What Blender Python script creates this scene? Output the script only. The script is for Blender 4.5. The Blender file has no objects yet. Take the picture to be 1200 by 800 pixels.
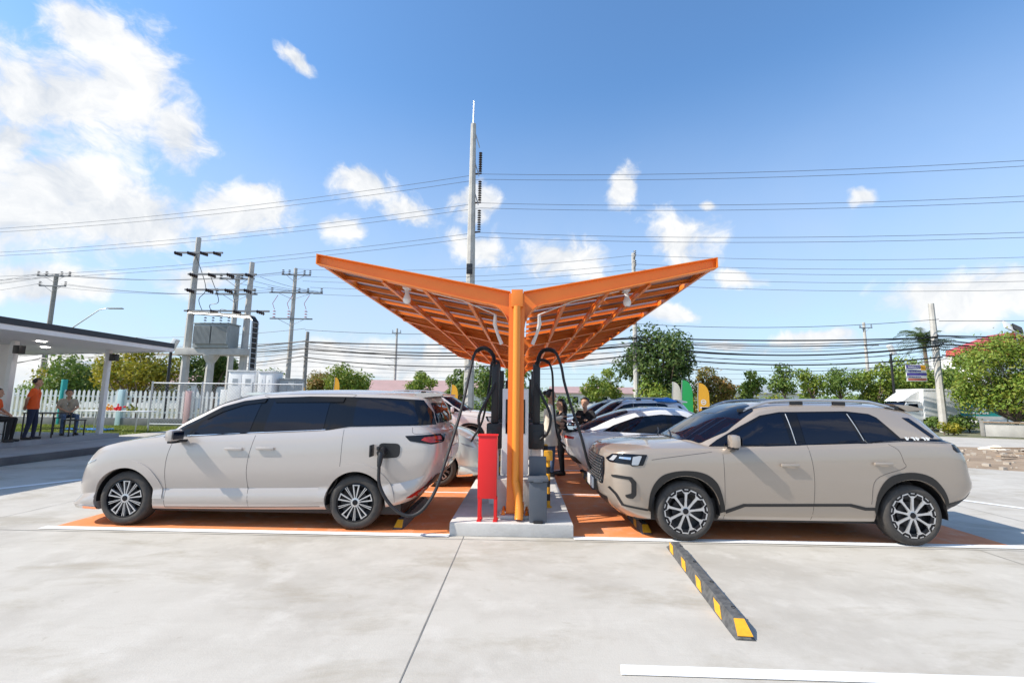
import bpy, bmesh, math, random
import numpy as np
from math import sin, cos, pi, radians, atan2, hypot, sqrt
from mathutils import Vector, Matrix
from mathutils.bvhtree import BVHTree

S = bpy.context.scene
COL = S.collection

# ------------------------------------------------------------------ camera, sky, sun, exposure
cam_d = bpy.data.cameras.new('camera'); cam = bpy.data.objects.new('camera', cam_d); COL.objects.link(cam)
cam_d.lens = 16.0; cam_d.sensor_width = 36.0; cam_d.clip_end = 3000; cam_d.clip_start = .05
RT = Vector((.99959, .02603, .01212)); UP = Vector((-.00873, -.12643, .99194)); FW = Vector((-.02735, .99163, .12615))
cam.matrix_world = Matrix(((RT.x, UP.x, -FW.x, 0), (RT.y, UP.y, -FW.y, 0), (RT.z, UP.z, -FW.z, 1.7), (0, 0, 0, 1)))
S.camera = cam

SUN_DIR = Vector((.82, .22, -.79)).normalized()      # the way the light travels
sun_el = math.asin(-SUN_DIR.z); sun_az = atan2(-SUN_DIR.x, -SUN_DIR.y)

world = bpy.data.worlds.new('World'); S.world = world; world.use_nodes = True
CLOUDS = [(-0.861, 0.468, 0.165, 0.098, -2.386), (-0.773, 0.545, 0.122, 0.077, -1.746), (-0.819, 0.615, 0.07, 0.055, -2.362), (-0.897, 0.378, 0.096, 0.068, -2.217), (-0.701, 0.479, 0.075, 0.055, -1.503), (-0.969, 0.44, 0.146, 0.083, 1.392), (-0.847, 0.329, 0.123, 0.062, -2.931), (-0.751, 0.301, 0.168, 0.068, -2.98), (-0.583, 0.35, 0.108, 0.065, -2.946), (-0.894, 0.264, 0.123, 0.074, -2.688), (-0.561, 0.408, 0.026, 0.022, 1.004), (-0.831, 0.171, 0.094, 0.035, -2.934), (-0.959, 0.279, 0.114, 0.085, -2.284), (-0.365, 0.464, 0.083, 0.052, 2.993), (-0.266, 0.419, 0.077, 0.044, 2.988), (-0.387, 0.354, 0.041, 0.035, 2.93), (-0.123, 0.435, 0.062, 0.057, 2.784), (-0.115, 0.34, 0.081, 0.044, 2.817), (0.095, 0.316, 0.095, 0.052, 3.106), (0.333, 0.344, 0.102, 0.066, 2.757), (0.229, 0.479, 0.057, 0.043, 1.189), (0.396, 0.418, 0.022, 0.013, 2.895), (0.652, 0.36, 0.027, 0.021, 2.867), (-0.514, 0.709, 0.045, 0.023, 2.645), (0.765, 0.163, 0.114, 0.041, 3.092), (0.824, 0.17, 0.06, 0.038, 2.907), (0.447, 0.246, 0.052, 0.024, 3.011), (0.414, 0.112, 0.062, 0.015, 3.103), (-0.336, 0.072, 0.273, 0.05, -3.106), (0.571, 0.125, 0.091, 0.019, 3.071), (-0.791, 0.049, 0.137, 0.03, -3.079), (0.302, 0.182, 0.068, 0.022, 3.09), (-0.634, 0.217, 0.079, 0.035, -2.957), (0.141, 0.099, 0.11, 0.03, 3.138), (0.757, 0.065, 0.113, 0.019, 3.095),
    (2.95, .75, .30, .16, .3), (-2.75, .95, .35, .16, -.2), (2.35, .6, .28, .14, .1), (-2.2, .5, .25, .12, 0), (3.05, .3, .35, .08, 0), (-2.6, .28, .3, .07, 0), (2.4, 1.3, .4, .2, .4), (-2.95, 1.5, .4, .2, 0), (1.7, .5, .3, .15, 0), (-1.6, .6, .3, .16, 0)]
SKY_STRENGTH = .125
def build_world():
    nt = world.node_tree; N = nt.nodes; L = nt.links; N.clear()
    out = N.new('ShaderNodeOutputWorld'); bg = N.new('ShaderNodeBackground'); bg.inputs[1].default_value = SKY_STRENGTH
    L.new(bg.outputs[0], out.inputs[0])
    sky = N.new('ShaderNodeTexSky'); sky.sky_type = 'NISHITA'; sky.sun_disc = False
    sky.sun_elevation = sun_el; sky.sun_rotation = sun_az; sky.air_density = 1.0; sky.dust_density = .6; sky.ozone_density = 1.6
    def m(op, a, b=None, c=None, clamp=False):
        n = N.new('ShaderNodeMath'); n.operation = op; n.use_clamp = clamp
        for k, v in enumerate((a, b, c)):
            if v is None: continue
            if isinstance(v, (int, float)): n.inputs[k].default_value = v
            else: L.new(v, n.inputs[k])
        return n.outputs[0]
    tc = N.new('ShaderNodeTexCoord'); sp = N.new('ShaderNodeSeparateXYZ'); L.new(tc.outputs['Generated'], sp.inputs[0])
    az = m('ARCTAN2', sp.outputs[0], sp.outputs[1])
    hz = m('MAXIMUM', m('SQRT', m('ADD', m('MULTIPLY', sp.outputs[0], sp.outputs[0]), m('MULTIPLY', sp.outputs[1], sp.outputs[1]))), .01)
    el = m('DIVIDE', sp.outputs[2], hz)
    cb = N.new('ShaderNodeCombineXYZ'); L.new(az, cb.inputs[0]); L.new(el, cb.inputs[1])
    def noise(scale, detail, rough, vec, dist=0):
        n = N.new('ShaderNodeTexNoise'); n.inputs['Scale'].default_value = scale; n.inputs['Detail'].default_value = detail
        n.inputs['Roughness'].default_value = rough; n.inputs['Distortion'].default_value = dist
        L.new(vec, n.inputs['Vector']); return n
    # bend the blob outlines with a first noise
    w1 = noise(5.0, 4, .6, cb.outputs[0])
    vs = N.new('ShaderNodeVectorMath'); vs.operation = 'MULTIPLY_ADD'
    L.new(w1.outputs['Color'], vs.inputs[0]); vs.inputs[1].default_value = (.13, .09, 0); 
    va = N.new('ShaderNodeVectorMath'); va.operation = 'ADD'; L.new(cb.outputs[0], va.inputs[0]); va.inputs[1].default_value = (-.065, -.045, 0)
    L.new(va.outputs[0], vs.inputs[2])
    acc = None
    for (u, v, a, b, r) in CLOUDS:
        mp = N.new('ShaderNodeMapping'); mp.vector_type = 'TEXTURE'
        L.new(vs.outputs[0], mp.inputs[0]); mp.inputs[1].default_value = (u, v, 0); mp.inputs[2].default_value = (0, 0, r); mp.inputs[3].default_value = (a * 1.13, b * 1.13, 1)
        ln = N.new('ShaderNodeVectorMath'); ln.operation = 'LENGTH'; L.new(mp.outputs[0], ln.inputs[0])
        o = ln.outputs['Value']
        if acc is None: acc = o
        else:
            q = N.new('ShaderNodeMath'); q.operation = 'SMOOTH_MIN'; L.new(acc, q.inputs[0]); L.new(o, q.inputs[1]); q.inputs[2].default_value = .13; acc = q.outputs[0]
    n2 = noise(11, 9, .62, vs.outputs[0], .3)
    n3 = noise(4.2, 7, .6, cb.outputs[0], .2)
    f = m('SUBTRACT', 1.0, acc)
    f = m('ADD', f, m('MULTIPLY', m('SUBTRACT', n2.outputs['Fac'], .5), 2.1))
    f = m('ADD', f, m('MULTIPLY', m('SUBTRACT', n3.outputs['Fac'], .53), 1.1))
    sm = N.new('ShaderNodeMapRange'); sm.interpolation_type = 'SMOOTHSTEP'; L.new(f, sm.inputs[0])
    sm.inputs[1].default_value = -.06; sm.inputs[2].default_value = .58; sm.inputs[3].default_value = 0; sm.inputs[4].default_value = .96
    # thin veil of high cloud that thickens toward the horizon
    veil = N.new('ShaderNodeMapRange'); veil.interpolation_type = 'SMOOTHSTEP'; L.new(el, veil.inputs[0])
    veil.inputs[1].default_value = .75; veil.inputs[2].default_value = -.02; veil.inputs[3].default_value = 0.0; veil.inputs[4].default_value = .8
    vn = m('MULTIPLY', veil.outputs[0], m('ADD', .6, m('MULTIPLY', n3.outputs['Fac'], .7)), clamp=True)
    # cloud colour: white tops, greyer hollows
    cr = N.new('ShaderNodeMixRGB'); cr.inputs[1].default_value = (4.1, 4.35, 4.7, 1); cr.inputs[2].default_value = (5.9, 5.9, 5.85, 1)
    sh = N.new('ShaderNodeMapRange'); L.new(n2.outputs['Fac'], sh.inputs[0]); sh.inputs[1].default_value = .34; sh.inputs[2].default_value = .60
    L.new(sh.outputs[0], cr.inputs[0])
    tint = N.new('ShaderNodeMixRGB'); tint.blend_type = 'MULTIPLY'; tint.inputs[0].default_value = 1; L.new(sky.outputs[0], tint.inputs[1]); tint.inputs[2].default_value = (.88, 1.22, 1.44, 1)
    mv = N.new('ShaderNodeMixRGB'); L.new(vn, mv.inputs[0]); L.new(tint.outputs[0], mv.inputs[1]); mv.inputs[2].default_value = (3.75, 4.3, 5.1, 1)
    mc = N.new('ShaderNodeMixRGB'); L.new(sm.outputs[0], mc.inputs[0]); L.new(mv.outputs[0], mc.inputs[1]); L.new(cr.outputs[0], mc.inputs[2])
    # below the horizon: dull ground light
    lo = N.new('ShaderNodeMixRGB'); L.new(m('LESS_THAN', el, -.03), lo.inputs[0]); L.new(mc.outputs[0], lo.inputs[1]); lo.inputs[2].default_value = (2.2, 2.3, 2.2, 1)
    L.new(lo.outputs[0], bg.inputs[0])
    world.cycles.sampling_method = 'MANUAL'; world.cycles.sample_map_resolution = 512
build_world()

sd = bpy.data.lights.new('sun', 'SUN'); sd.energy = 4.4; sd.angle = radians(.5); sd.color = (1, .93, .82)
so = bpy.data.objects.new('sun', sd); COL.objects.link(so); so.location = (-30, -8, 30)
so.rotation_euler = SUN_DIR.to_track_quat('-Z', 'Y').to_euler()
S.view_settings.view_transform = 'Standard'; S.view_settings.look = 'None'; S.view_settings.exposure = .5; S.view_settings.gamma = 1
S.view_settings.use_curve_mapping = False
S.cycles.max_bounces = 6; S.cycles.diffuse_bounces = 4; S.cycles.glossy_bounces = 3; S.cycles.transmission_bounces = 4; S.cycles.transparent_max_bounces = 6

# ------------------------------------------------------------------ helpers
def tag(o, label=None, cat=None, group=None, kind=None):
    if label: o['label'] = label
    if cat: o['category'] = cat
    if group: o['group'] = group
    if kind: o['kind'] = kind
    return o
def thing(name, label, cat, loc=(0, 0, 0), rz=0, group=None):
    o = bpy.data.objects.new(name, None); COL.objects.link(o); o.location = loc; o.rotation_euler = (0, 0, rz); o.empty_display_size = .2
    return tag(o, label, cat, group)
def world_off(p):
    v = Vector((0, 0, 0))
    while p is not None: v += p.location; p = p.parent
    return v
def copy_tree(o, parent=None):
    c = o.copy(); COL.objects.link(c)
    if parent is not None: c.parent = parent
    for ch in list(o.children): copy_tree(ch, c)
    return c
def link_mesh(name, me, mats, parent=None):
    o = bpy.data.objects.new(name, me); COL.objects.link(o)
    for m in (mats if isinstance(mats, (list, tuple)) else [mats]): me.materials.append(m)
    if parent is not None: o.parent = parent
    return o
def sharp(me, ang=35):
    for p in me.polygons: p.use_smooth = True
    try: me.set_sharp_from_angle(angle=radians(ang))
    except Exception: pass

class MB:
    """collects shapes into one mesh"""
    def __init__(s): s.bm = bmesh.new(); s.mi = 0
    def _tag(s, faces):
        for f in faces: f.material_index = s.mi
    def mat(s, i): s.mi = i; return s
    def box(s, c, d, bev=0, rz=0, rot=None, taper=1.0):
        r = bmesh.ops.create_cube(s.bm, size=1); vs = r['verts']
        for v in vs:
            k = taper if v.co.z > 0 else 1.0
            v.co = Vector((v.co.x * d[0] * k, v.co.y * d[1] * k, v.co.z * d[2]))
        fs = list({f for v in vs for f in v.link_faces}); s._tag(fs)
        if bev:
            es = list({e for v in vs for e in v.link_edges})
            b = bmesh.ops.bevel(s.bm, geom=vs + es, offset=bev, segments=2, profile=.6, affect='EDGES', clamp_overlap=True)
            vs = [v for v in b['verts']] ; s._tag(b['faces'])
            vs = list({v for f in b['faces'] for v in f.verts} | set(vs))
        M = Matrix.Translation(c) @ (rot if rot is not None else Matrix.Rotation(rz, 4, 'Z'))
        for v in vs: v.co = M @ v.co
        return s
    def b2(s, a, b, bev=0):
        return s.box(((a[0] + b[0]) / 2, (a[1] + b[1]) / 2, (a[2] + b[2]) / 2), (abs(b[0] - a[0]), abs(b[1] - a[1]), abs(b[2] - a[2])), bev)
    def tube(s, pts, r, n=8, cap=True):
        pts = [Vector(p) for p in pts]; rs = r if isinstance(r, (list, tuple)) else [r] * len(pts)
        rings = []; prev = None
        for i, p in enumerate(pts):
            if i == 0: d = pts[1] - p
            elif i == len(pts) - 1: d = p - pts[i - 1]
            else: d = (pts[i + 1] - p).normalized() + (p - pts[i - 1]).normalized()
            if d.length < 1e-9: d = Vector((0, 0, 1))
            d.normalize()
            if prev is None:
                ref = Vector((0, 0, 1)) if abs(d.z) < .9 else Vector((1, 0, 0)); a = d.cross(ref).normalized()
            else:
                a = prev - d * prev.dot(d)
                if a.length < 1e-6: a = d.orthogonal()
                a.normalize()
            prev = a; b = d.cross(a)
            rings.append([s.bm.verts.new(p + (a * cos(2 * pi * k / n) + b * sin(2 * pi * k / n)) * rs[i]) for k in range(n)])
        fs = []
        for i in range(len(rings) - 1):
            for k in range(n): fs.append(s.bm.faces.new((rings[i][k], rings[i][(k + 1) % n], rings[i + 1][(k + 1) % n], rings[i + 1][k])))
        if cap:
            fs.append(s.bm.faces.new(list(reversed(rings[0])))); fs.append(s.bm.faces.new(rings[-1]))
        s._tag(fs); return s
    def lathe(s, prof, n=32, axis='Z', c=(0, 0, 0), flip=1):
        """prof: (radius, height along the axis)"""
        c = Vector(c); rings = []
        for (r, h) in prof:
            h *= flip; ring = []
            for k in range(n):
                a = 2 * pi * k / n
                v = {'Z': (r * cos(a), r * sin(a), h), 'Y': (r * cos(a), h, r * sin(a)), 'X': (h, r * cos(a), r * sin(a))}[axis]
                ring.append(s.bm.verts.new(c + Vector(v)))
            rings.append(ring)
        fs = []
        for i in range(len(rings) - 1):
            for k in range(n): fs.append(s.bm.faces.new((rings[i][k], rings[i][(k + 1) % n], rings[i + 1][(k + 1) % n], rings[i + 1][k])))
        s._tag(fs); return s
    def prism(s, poly, a, b, axis='Y', c=(0, 0, 0)):
        """polygon in the plane across axis, extruded from a to b. Y: (x,z)  X: (y,z)  Z: (x,y)"""
        c = Vector(c)
        f = {'Y': lambda p, h: (p[0], h, p[1]), 'X': lambda p, h: (h, p[0], p[1]), 'Z': lambda p, h: (p[0], p[1], h)}[axis]
        A = [s.bm.verts.new(c + Vector(f(p, a))) for p in poly]; B = [s.bm.verts.new(c + Vector(f(p, b))) for p in poly]
        fs = [s.bm.faces.new(A), s.bm.faces.new(list(reversed(B)))]
        n = len(poly)
        for k in range(n): fs.append(s.bm.faces.new((A[k], B[k], B[(k + 1) % n], A[(k + 1) % n])))
        s._tag(fs); return s
    def ball(s, c, r, sc=(1, 1, 1), n=2):
        r_ = bmesh.ops.create_icosphere(s.bm, subdivisions=n, radius=r)
        for v in r_['verts']: v.co = Vector((v.co.x * sc[0], v.co.y * sc[1], v.co.z * sc[2])) + Vector(c)
        s._tag({f for v in r_['verts'] for f in v.link_faces}); return s
    def quad(s, a, b, c, d):
        s._tag([s.bm.faces.new([s.bm.verts.new(p) for p in (a, b, c, d)])]); return s
    def obj(s, name, mats, parent=None, smooth=35, local=False, fix=True):
        if fix: bmesh.ops.recalc_face_normals(s.bm, faces=s.bm.faces)
        if parent is not None and not local:
            o = world_off(parent)
            for v in s.bm.verts: v.co -= o
        me = bpy.data.meshes.new(name); s.bm.to_mesh(me); s.bm.free()
        if smooth: sharp(me, smooth)
        return link_mesh(name, me, mats, parent)

def pchip(pts):
    x = np.array([p[0] for p in pts], float); y = np.array([p[1] for p in pts], float)
    h = np.diff(x); d = np.diff(y) / h; m = np.zeros_like(y)
    m[0] = d[0]; m[-1] = d[-1]
    for i in range(1, len(x) - 1):
        if d[i - 1] * d[i] > 0:
            w1 = 2 * h[i] + h[i - 1]; w2 = h[i] + 2 * h[i - 1]; m[i] = (w1 + w2) / (w1 / d[i - 1] + w2 / d[i])
    def f(v):
        v = min(max(v, x[0]), x[-1]); i = min(max(int(np.searchsorted(x, v) - 1), 0), len(h) - 1)
        t = (v - x[i]) / h[i]
        return float((2 * t**3 - 3 * t**2 + 1) * y[i] + (t**3 - 2 * t**2 + t) * h[i] * m[i] + (-2 * t**3 + 3 * t**2) * y[i + 1] + (t**3 - t**2) * h[i] * m[i + 1])
    return f

# ------------------------------------------------------------------ materials
def mat(name, col, rough=.6, metal=0, coat=0, var=None, vscale=3, vdetail=5, bump=0, bscale=60, spec=.5, emit=None, estr=0, flake=False):
    m = bpy.data.materials.new(name); m.use_nodes = True; nt = m.node_tree; N = nt.nodes; L = nt.links
    p = N['Principled BSDF']; p.inputs['Roughness'].default_value = rough; p.inputs['Metallic'].default_value = metal
    p.inputs['Base Color'].default_value = (*col, 1); p.inputs['Coat Weight'].default_value = coat; p.inputs['Coat Roughness'].default_value = .03
    p.inputs['Specular IOR Level'].default_value = spec
    if emit: p.inputs['Emission Color'].default_value = (*emit, 1); p.inputs['Emission Strength'].default_value = estr
    tc = N.new('ShaderNodeTexCoord')
    if var:
        n = N.new('ShaderNodeTexNoise'); n.inputs['Scale'].default_value = vscale; n.inputs['Detail'].default_value = vdetail; n.inputs['Roughness'].default_value = .6
        L.new(tc.outputs['Object'], n.inputs['Vector'])
        r = N.new('ShaderNodeMapRange'); r.inputs[1].default_value = .35; r.inputs[2].default_value = .65; L.new(n.outputs['Fac'], r.inputs[0])
        x = N.new('ShaderNodeMixRGB'); x.inputs[1].default_value = (*col, 1); x.inputs[2].default_value = (*var, 1); L.new(r.outputs[0], x.inputs[0]); L.new(x.outputs[0], p.inputs['Base Color'])
    if bump:
        n = N.new('ShaderNodeTexNoise'); n.inputs['Scale'].default_value = bscale; n.inputs['Detail'].default_value = 4; L.new(tc.outputs['Object'], n.inputs['Vector'])
        b = N.new('ShaderNodeBump'); b.inputs['Strength'].default_value = bump; b.inputs['Distance'].default_value = .02; L.new(n.outputs['Fac'], b.inputs['Height']); L.new(b.outputs[0], p.inputs['Normal'])
    return m

M = {}
M['orange'] = mat('orange_paint', (.86, .235, .028), .36, var=(.80, .205, .022), vscale=1.5, spec=.5)
M['orange_pipe'] = mat('orange_pipe', (.82, .27, .03), .35)
M['panel'] = mat('solar_backsheet', (.24, .225, .27), .35)
M['white'] = mat('white_paint', (.78, .78, .77), .4, var=(.70, .70, .69), vscale=2)
M['white_gloss'] = mat('white_gloss', (.8, .8, .8), .2, coat=.5)
M['cream'] = mat('pale_wall', (.84, .82, .79), .7, var=(.80, .78, .75), vscale=1)
M['black'] = mat('black_plastic', (.014, .014, .016), .42, bump=.05, bscale=200)
M['blackgloss'] = mat('black_gloss', (.006, .007, .011), .08, spec=.35)
M['rubber'] = mat('tyre_rubber', (.036, .034, .033), .8, var=(.062, .055, .049), vscale=9, bump=.08, bscale=90)
M['darkmetal'] = mat('dark_metal', (.035, .036, .04), .45, metal=.5)
M['glass'] = mat('tinted_glass', (.004, .007, .018), .01, spec=.40)
M['shield'] = mat('smoked_shield', (.008, .009, .012), .12, spec=.3)
M['chrome'] = mat('chrome', (.75, .75, .76), .12, metal=1)
M['alloy'] = mat('machined_alloy', (.60, .60, .61), .3, metal=.7)
M['red'] = mat('red_steel', (.72, .012, .014), .4)
M['redlamp'] = mat('red_lamp', (.38, .012, .012), .12, coat=.6)
M['lamp'] = mat('lamp_lens', (.36, .38, .41), .12, coat=.8)
M['bluegrey'] = mat('bluegrey_plastic', (.075, .088, .11), .5, var=(.09, .10, .12), vscale=4)
M['yellow'] = mat('yellow_paint', (.80, .40, .02), .5, var=(.7, .33, .02), vscale=20)
M['wood'] = mat('old_wood', (.26, .17, .10), .8, var=(.38, .28, .19), vscale=6, bump=.3, bscale=20)
M['pole'] = mat('pole_concrete', (.42, .40, .37), .85, var=(.52, .50, .46), vscale=2.2, bump=.15, bscale=25)
M['pole_dark'] = mat('old_pole_concrete', (.25, .235, .21), .9, var=(.34, .32, .29), vscale=2.2, bump=.2, bscale=25)
M['steel'] = mat('galvanised', (.5, .51, .52), .4, metal=.7)
M['grey'] = mat('grey_steel', (.30, .32, .32), .5, var=(.34, .36, .36), vscale=3)
M['cable'] = mat('cable_black', (.012, .012, .014), .5)
M['wire'] = mat('wire_grey', (.10, .105, .12), .5, metal=.3)
M['porcelain'] = mat('porcelain', (.05, .03, .025), .25)
M['skin'] = mat('skin', (.50, .29, .19), .55, var=(.46, .25, .16), vscale=12)
M['hair'] = mat('hair', (.010, .008, .007), .45)
M['denim'] = mat('denim', (.07, .12, .22), .85, var=(.10, .16, .28), vscale=14)
M['navy'] = mat('navy_cloth', (.018, .025, .055), .85)
M['orange_cloth'] = mat('orange_cloth', (.80, .11, .015), .8, var=(.70, .09, .012), vscale=8)
M['beige_cloth'] = mat('beige_cloth', (.42, .38, .30), .85, var=(.36, .32, .25), vscale=8)
M['cream_cloth'] = mat('cream_cloth', (.72, .66, .56), .85, var=(.66, .60, .50), vscale=8)
M['black_cloth'] = mat('black_cloth', (.014, .013, .015), .85)
M['shoe'] = mat('shoe', (.03, .028, .028), .6)
M['stone'] = mat('cast_concrete', (.60, .585, .56), .85, var=(.48, .465, .44), vscale=3.5, vdetail=9, bump=.15, bscale=40)
M['redroof'] = mat('red_roof', (.50, .085, .07), .55, var=(.44, .07, .06), vscale=1)
M['pinkroof'] = mat('faded_roof', (.42, .27, .25), .7, var=(.36, .24, .22), vscale=.5)
M['teal'] = mat('teal_banner', (.02, .36, .34), .6)
M['green'] = mat('green_cloth', (.02, .36, .09), .6)
M['blue'] = mat('blue_cloth', (.02, .19, .56), .6, bump=.3, bscale=8)
M['pink'] = mat('pink_paint', (.66, .42, .41), .6)
M['skyblue'] = mat('light_blue_paint', (.50, .66, .70), .6)
M['seam'] = mat('seam_brown', (.05, .043, .038), .7)  # dark grey-brown of the door and panel seams
M['darkchrome'] = mat('dark_chrome', (.30, .28, .27), .18, metal=1)
M['arm'] = mat('weathered_steel', (.20, .205, .21), .55, metal=.3)
M['insulator_red'] = mat('red_insulator', (.35, .03, .02), .35)
M['lightdisc'] = mat('downlight', (.9, .9, .88), .4, emit=(1, .97, .92), estr=14)

def paint(name, col, metal=.25, rough=.32):
    m = mat(name, col, rough, metal=metal, coat=1.0)
    return m
M['champagne'] = paint('champagne_paint', (.49, .44, .405), .25, .3)
M['sand'] = paint('sand_paint', (.375, .315, .262), .25, .3)
M['carwhite'] = paint('white_car_paint', (.76, .76, .77), .1, .22)
M['mint'] = paint('mint_white_paint', (.72, .78, .74), .05)
M['silver'] = paint('silver_paint', (.62, .63, .66), .35)
M['darkcar'] = paint('dark_car_paint', (.03, .035, .045), .3)

def ground_mat(name, col, dark, light, stain=None, joints=None, rough=.85, wear=None, wear_amt=0):
    """concrete or painted slab: three scales of mottling, fine grain, stains and optional worn patches; joints are separate geometry"""
    m = bpy.data.materials.new(name); m.use_nodes = True; nt = m.node_tree; N = nt.nodes; L = nt.links; p = N['Principled BSDF']; p.inputs['Roughness'].default_value = rough
    geo = N.new('ShaderNodeNewGeometry')
    def noise(sc, det=6, ro=.6, dist=0, vec=None):
        n = N.new('ShaderNodeTexNoise'); n.inputs['Scale'].default_value = sc; n.inputs['Detail'].default_value = det; n.inputs['Roughness'].default_value = ro; n.inputs['Distortion'].default_value = dist
        L.new(vec or geo.outputs['Position'], n.inputs['Vector']); return n.outputs['Fac']
    def rng(v, a, b, c=0, d=1):
        r = N.new('ShaderNodeMapRange'); r.interpolation_type = 'SMOOTHSTEP'; L.new(v, r.inputs[0]); r.inputs[1].default_value = a; r.inputs[2].default_value = b; r.inputs[3].default_value = c; r.inputs[4].default_value = d; return r.outputs[0]
    def mix(f, a, b):
        x = N.new('ShaderNodeMixRGB'); L.new(f, x.inputs[0])
        for k, v in ((1, a), (2, b)):
            if isinstance(v, tuple): x.inputs[k].default_value = (*v, 1)
            else: L.new(v, x.inputs[k])
        return x.outputs[0]
    c = mix(rng(noise(.62, 8, .66, .2), .42, .66), col, dark)
    c = mix(rng(noise(2.3, 8, .65, .1), .48, .72, 0, .7), c, light)
    if stain:
        mp = N.new('ShaderNodeMapping'); L.new(geo.outputs['Position'], mp.inputs[0]); mp.inputs[3].default_value = (.8, 1.7, 1)
        c = mix(rng(noise(.8, 8, .68, .35, mp.outputs[0]), .49, .67, 0, .6), c, stain)
        c = mix(rng(noise(7, 4, .6, .5), .66, .74, 0, .35), c, stain)
        # broom streaks
        mp2 = N.new('ShaderNodeMapping'); L.new(geo.outputs['Position'], mp2.inputs[0]); mp2.inputs[3].default_value = (2.0, 38, 1); mp2.inputs[2].default_value = (0, 0, .35)
        c = mix(rng(noise(1.0, 4, .6, .2, mp2.outputs[0]), .5, .75, 0, .22), c, dark)
    if wear: c = mix(rng(noise(3.5, 9, .72, .3), .5, .72, 0, wear_amt), c, wear)
    c = mix(rng(noise(120, 3, .6), .45, .75, 0, .25), c, dark)
    L.new(c, p.inputs['Base Color'])
    b = N.new('ShaderNodeBump'); b.inputs['Strength'].default_value = .25; b.inputs['Distance'].default_value = .01; L.new(noise(55, 5, .7), b.inputs['Height']); L.new(b.outputs[0], p.inputs['Normal'])
    return m
M['concrete'] = ground_mat('lot_concrete', (.475, .445, .395), (.39, .36, .315), (.54, .51, .46), stain=(.30, .262, .20))
M['orange_floor'] = ground_mat('orange_floor_paint', (.74, .25, .085), (.64, .20, .065), (.76, .34, .17), wear=(.66, .42, .30), wear_amt=.65, rough=.7)
M['line'] = ground_mat('line_paint', (.78, .78, .77), (.70, .70, .69), (.8, .8, .8), wear=(.5, .49, .47), wear_amt=.35, rough=.7)
M['platform'] = ground_mat('platform_floor', (.33, .335, .35), (.27, .275, .29), (.38, .385, .40), wear=(.38, .38, .38), wear_amt=.3)
M['dirt'] = ground_mat('dry_dirt', (.34, .25, .17), (.24, .17, .11), (.42, .33, .24), stain=(.18, .13, .09), rough=.95)
M['far'] = ground_mat('field', (.17, .17, .10), (.12, .13, .07), (.24, .21, .13), rough=.95)
M['road'] = ground_mat('road_concrete', (.46, .43, .385), (.38, .355, .32), (.52, .49, .44), rough=.9)
M['soil_lawn'] = ground_mat('lawn_ground', (.16, .20, .035), (.11, .15, .025), (.22, .25, .06), rough=.95)

def leaf_mat(name, a, b, c, back=.35):
    m = bpy.data.materials.new(name); m.use_nodes = True; nt = m.node_tree; N = nt.nodes; L = nt.links
    out = N['Material Output']; p = N['Principled BSDF']; p.inputs['Roughness'].default_value = .55
    g = N.new('ShaderNodeNewGeometry'); tc = N.new('ShaderNodeTexCoord')
    n = N.new('ShaderNodeTexNoise'); n.inputs['Scale'].default_value = .9; n.inputs['Detail'].default_value = 3; L.new(tc.outputs['Object'], n.inputs['Vector'])
    r = N.new('ShaderNodeMapRange'); r.inputs[1].default_value = .38; r.inputs[2].default_value = .62; L.new(n.outputs['Fac'], r.inputs[0])
    x = N.new('ShaderNodeMixRGB'); L.new(r.outputs[0], x.inputs[0]); x.inputs[1].default_value = (*a, 1); x.inputs[2].default_value = (*b, 1)
    r2 = N.new('ShaderNodeMapRange'); L.new(g.outputs['Random Per Island'], r2.inputs[0]); r2.inputs[1].default_value = .55; r2.inputs[2].default_value = 1.0
    y = N.new('ShaderNodeMixRGB'); L.new(r2.outputs[0], y.inputs[0]); L.new(x.outputs[0], y.inputs[1]); y.inputs[2].default_value = (*c, 1)
    L.new(y.outputs[0], p.inputs['Base Color'])
    t = N.new('ShaderNodeBsdfTranslucent'); L.new(y.outputs[0], t.inputs[0]); s = N.new('ShaderNodeMixShader'); s.inputs[0].default_value = back
    L.new(p.outputs[0], s.inputs[1]); L.new(t.outputs[0], s.inputs[2]); L.new(s.outputs[0], out.inputs[0])
    return m
M['leaf_mid'] = leaf_mat('leaf_mid', (.095, .175, .024), (.14, .22, .035), (.22, .27, .045))
M['leaf_dark'] = leaf_mat('leaf_dark', (.05, .105, .02), (.085, .15, .03), (.15, .19, .04))
M['leaf_yellow'] = leaf_mat('leaf_yellow', (.27, .26, .02), (.42, .34, .02), (.14, .21, .025))
M['leaf_bright'] = leaf_mat('leaf_bright', (.15, .25, .028), (.22, .30, .04), (.34, .34, .05))
M['leaf_autumn'] = leaf_mat('leaf_autumn', (.27, .20, .04), (.16, .19, .03), (.38, .20, .06))
M['petal'] = leaf_mat('pink_petal', (.48, .035, .09), (.58, .06, .14), (.10, .15, .03))
M['palm'] = leaf_mat('palm_leaf', (.05, .09, .02), (.08, .12, .028), (.13, .15, .04))
M['grass'] = leaf_mat('grass_blade', (.15, .21, .03), (.22, .26, .045), (.28, .27, .07))
M['bark'] = mat('bark', (.13, .095, .07), .9, var=(.2, .15, .11), vscale=8, bump=.4, bscale=25)

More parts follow.
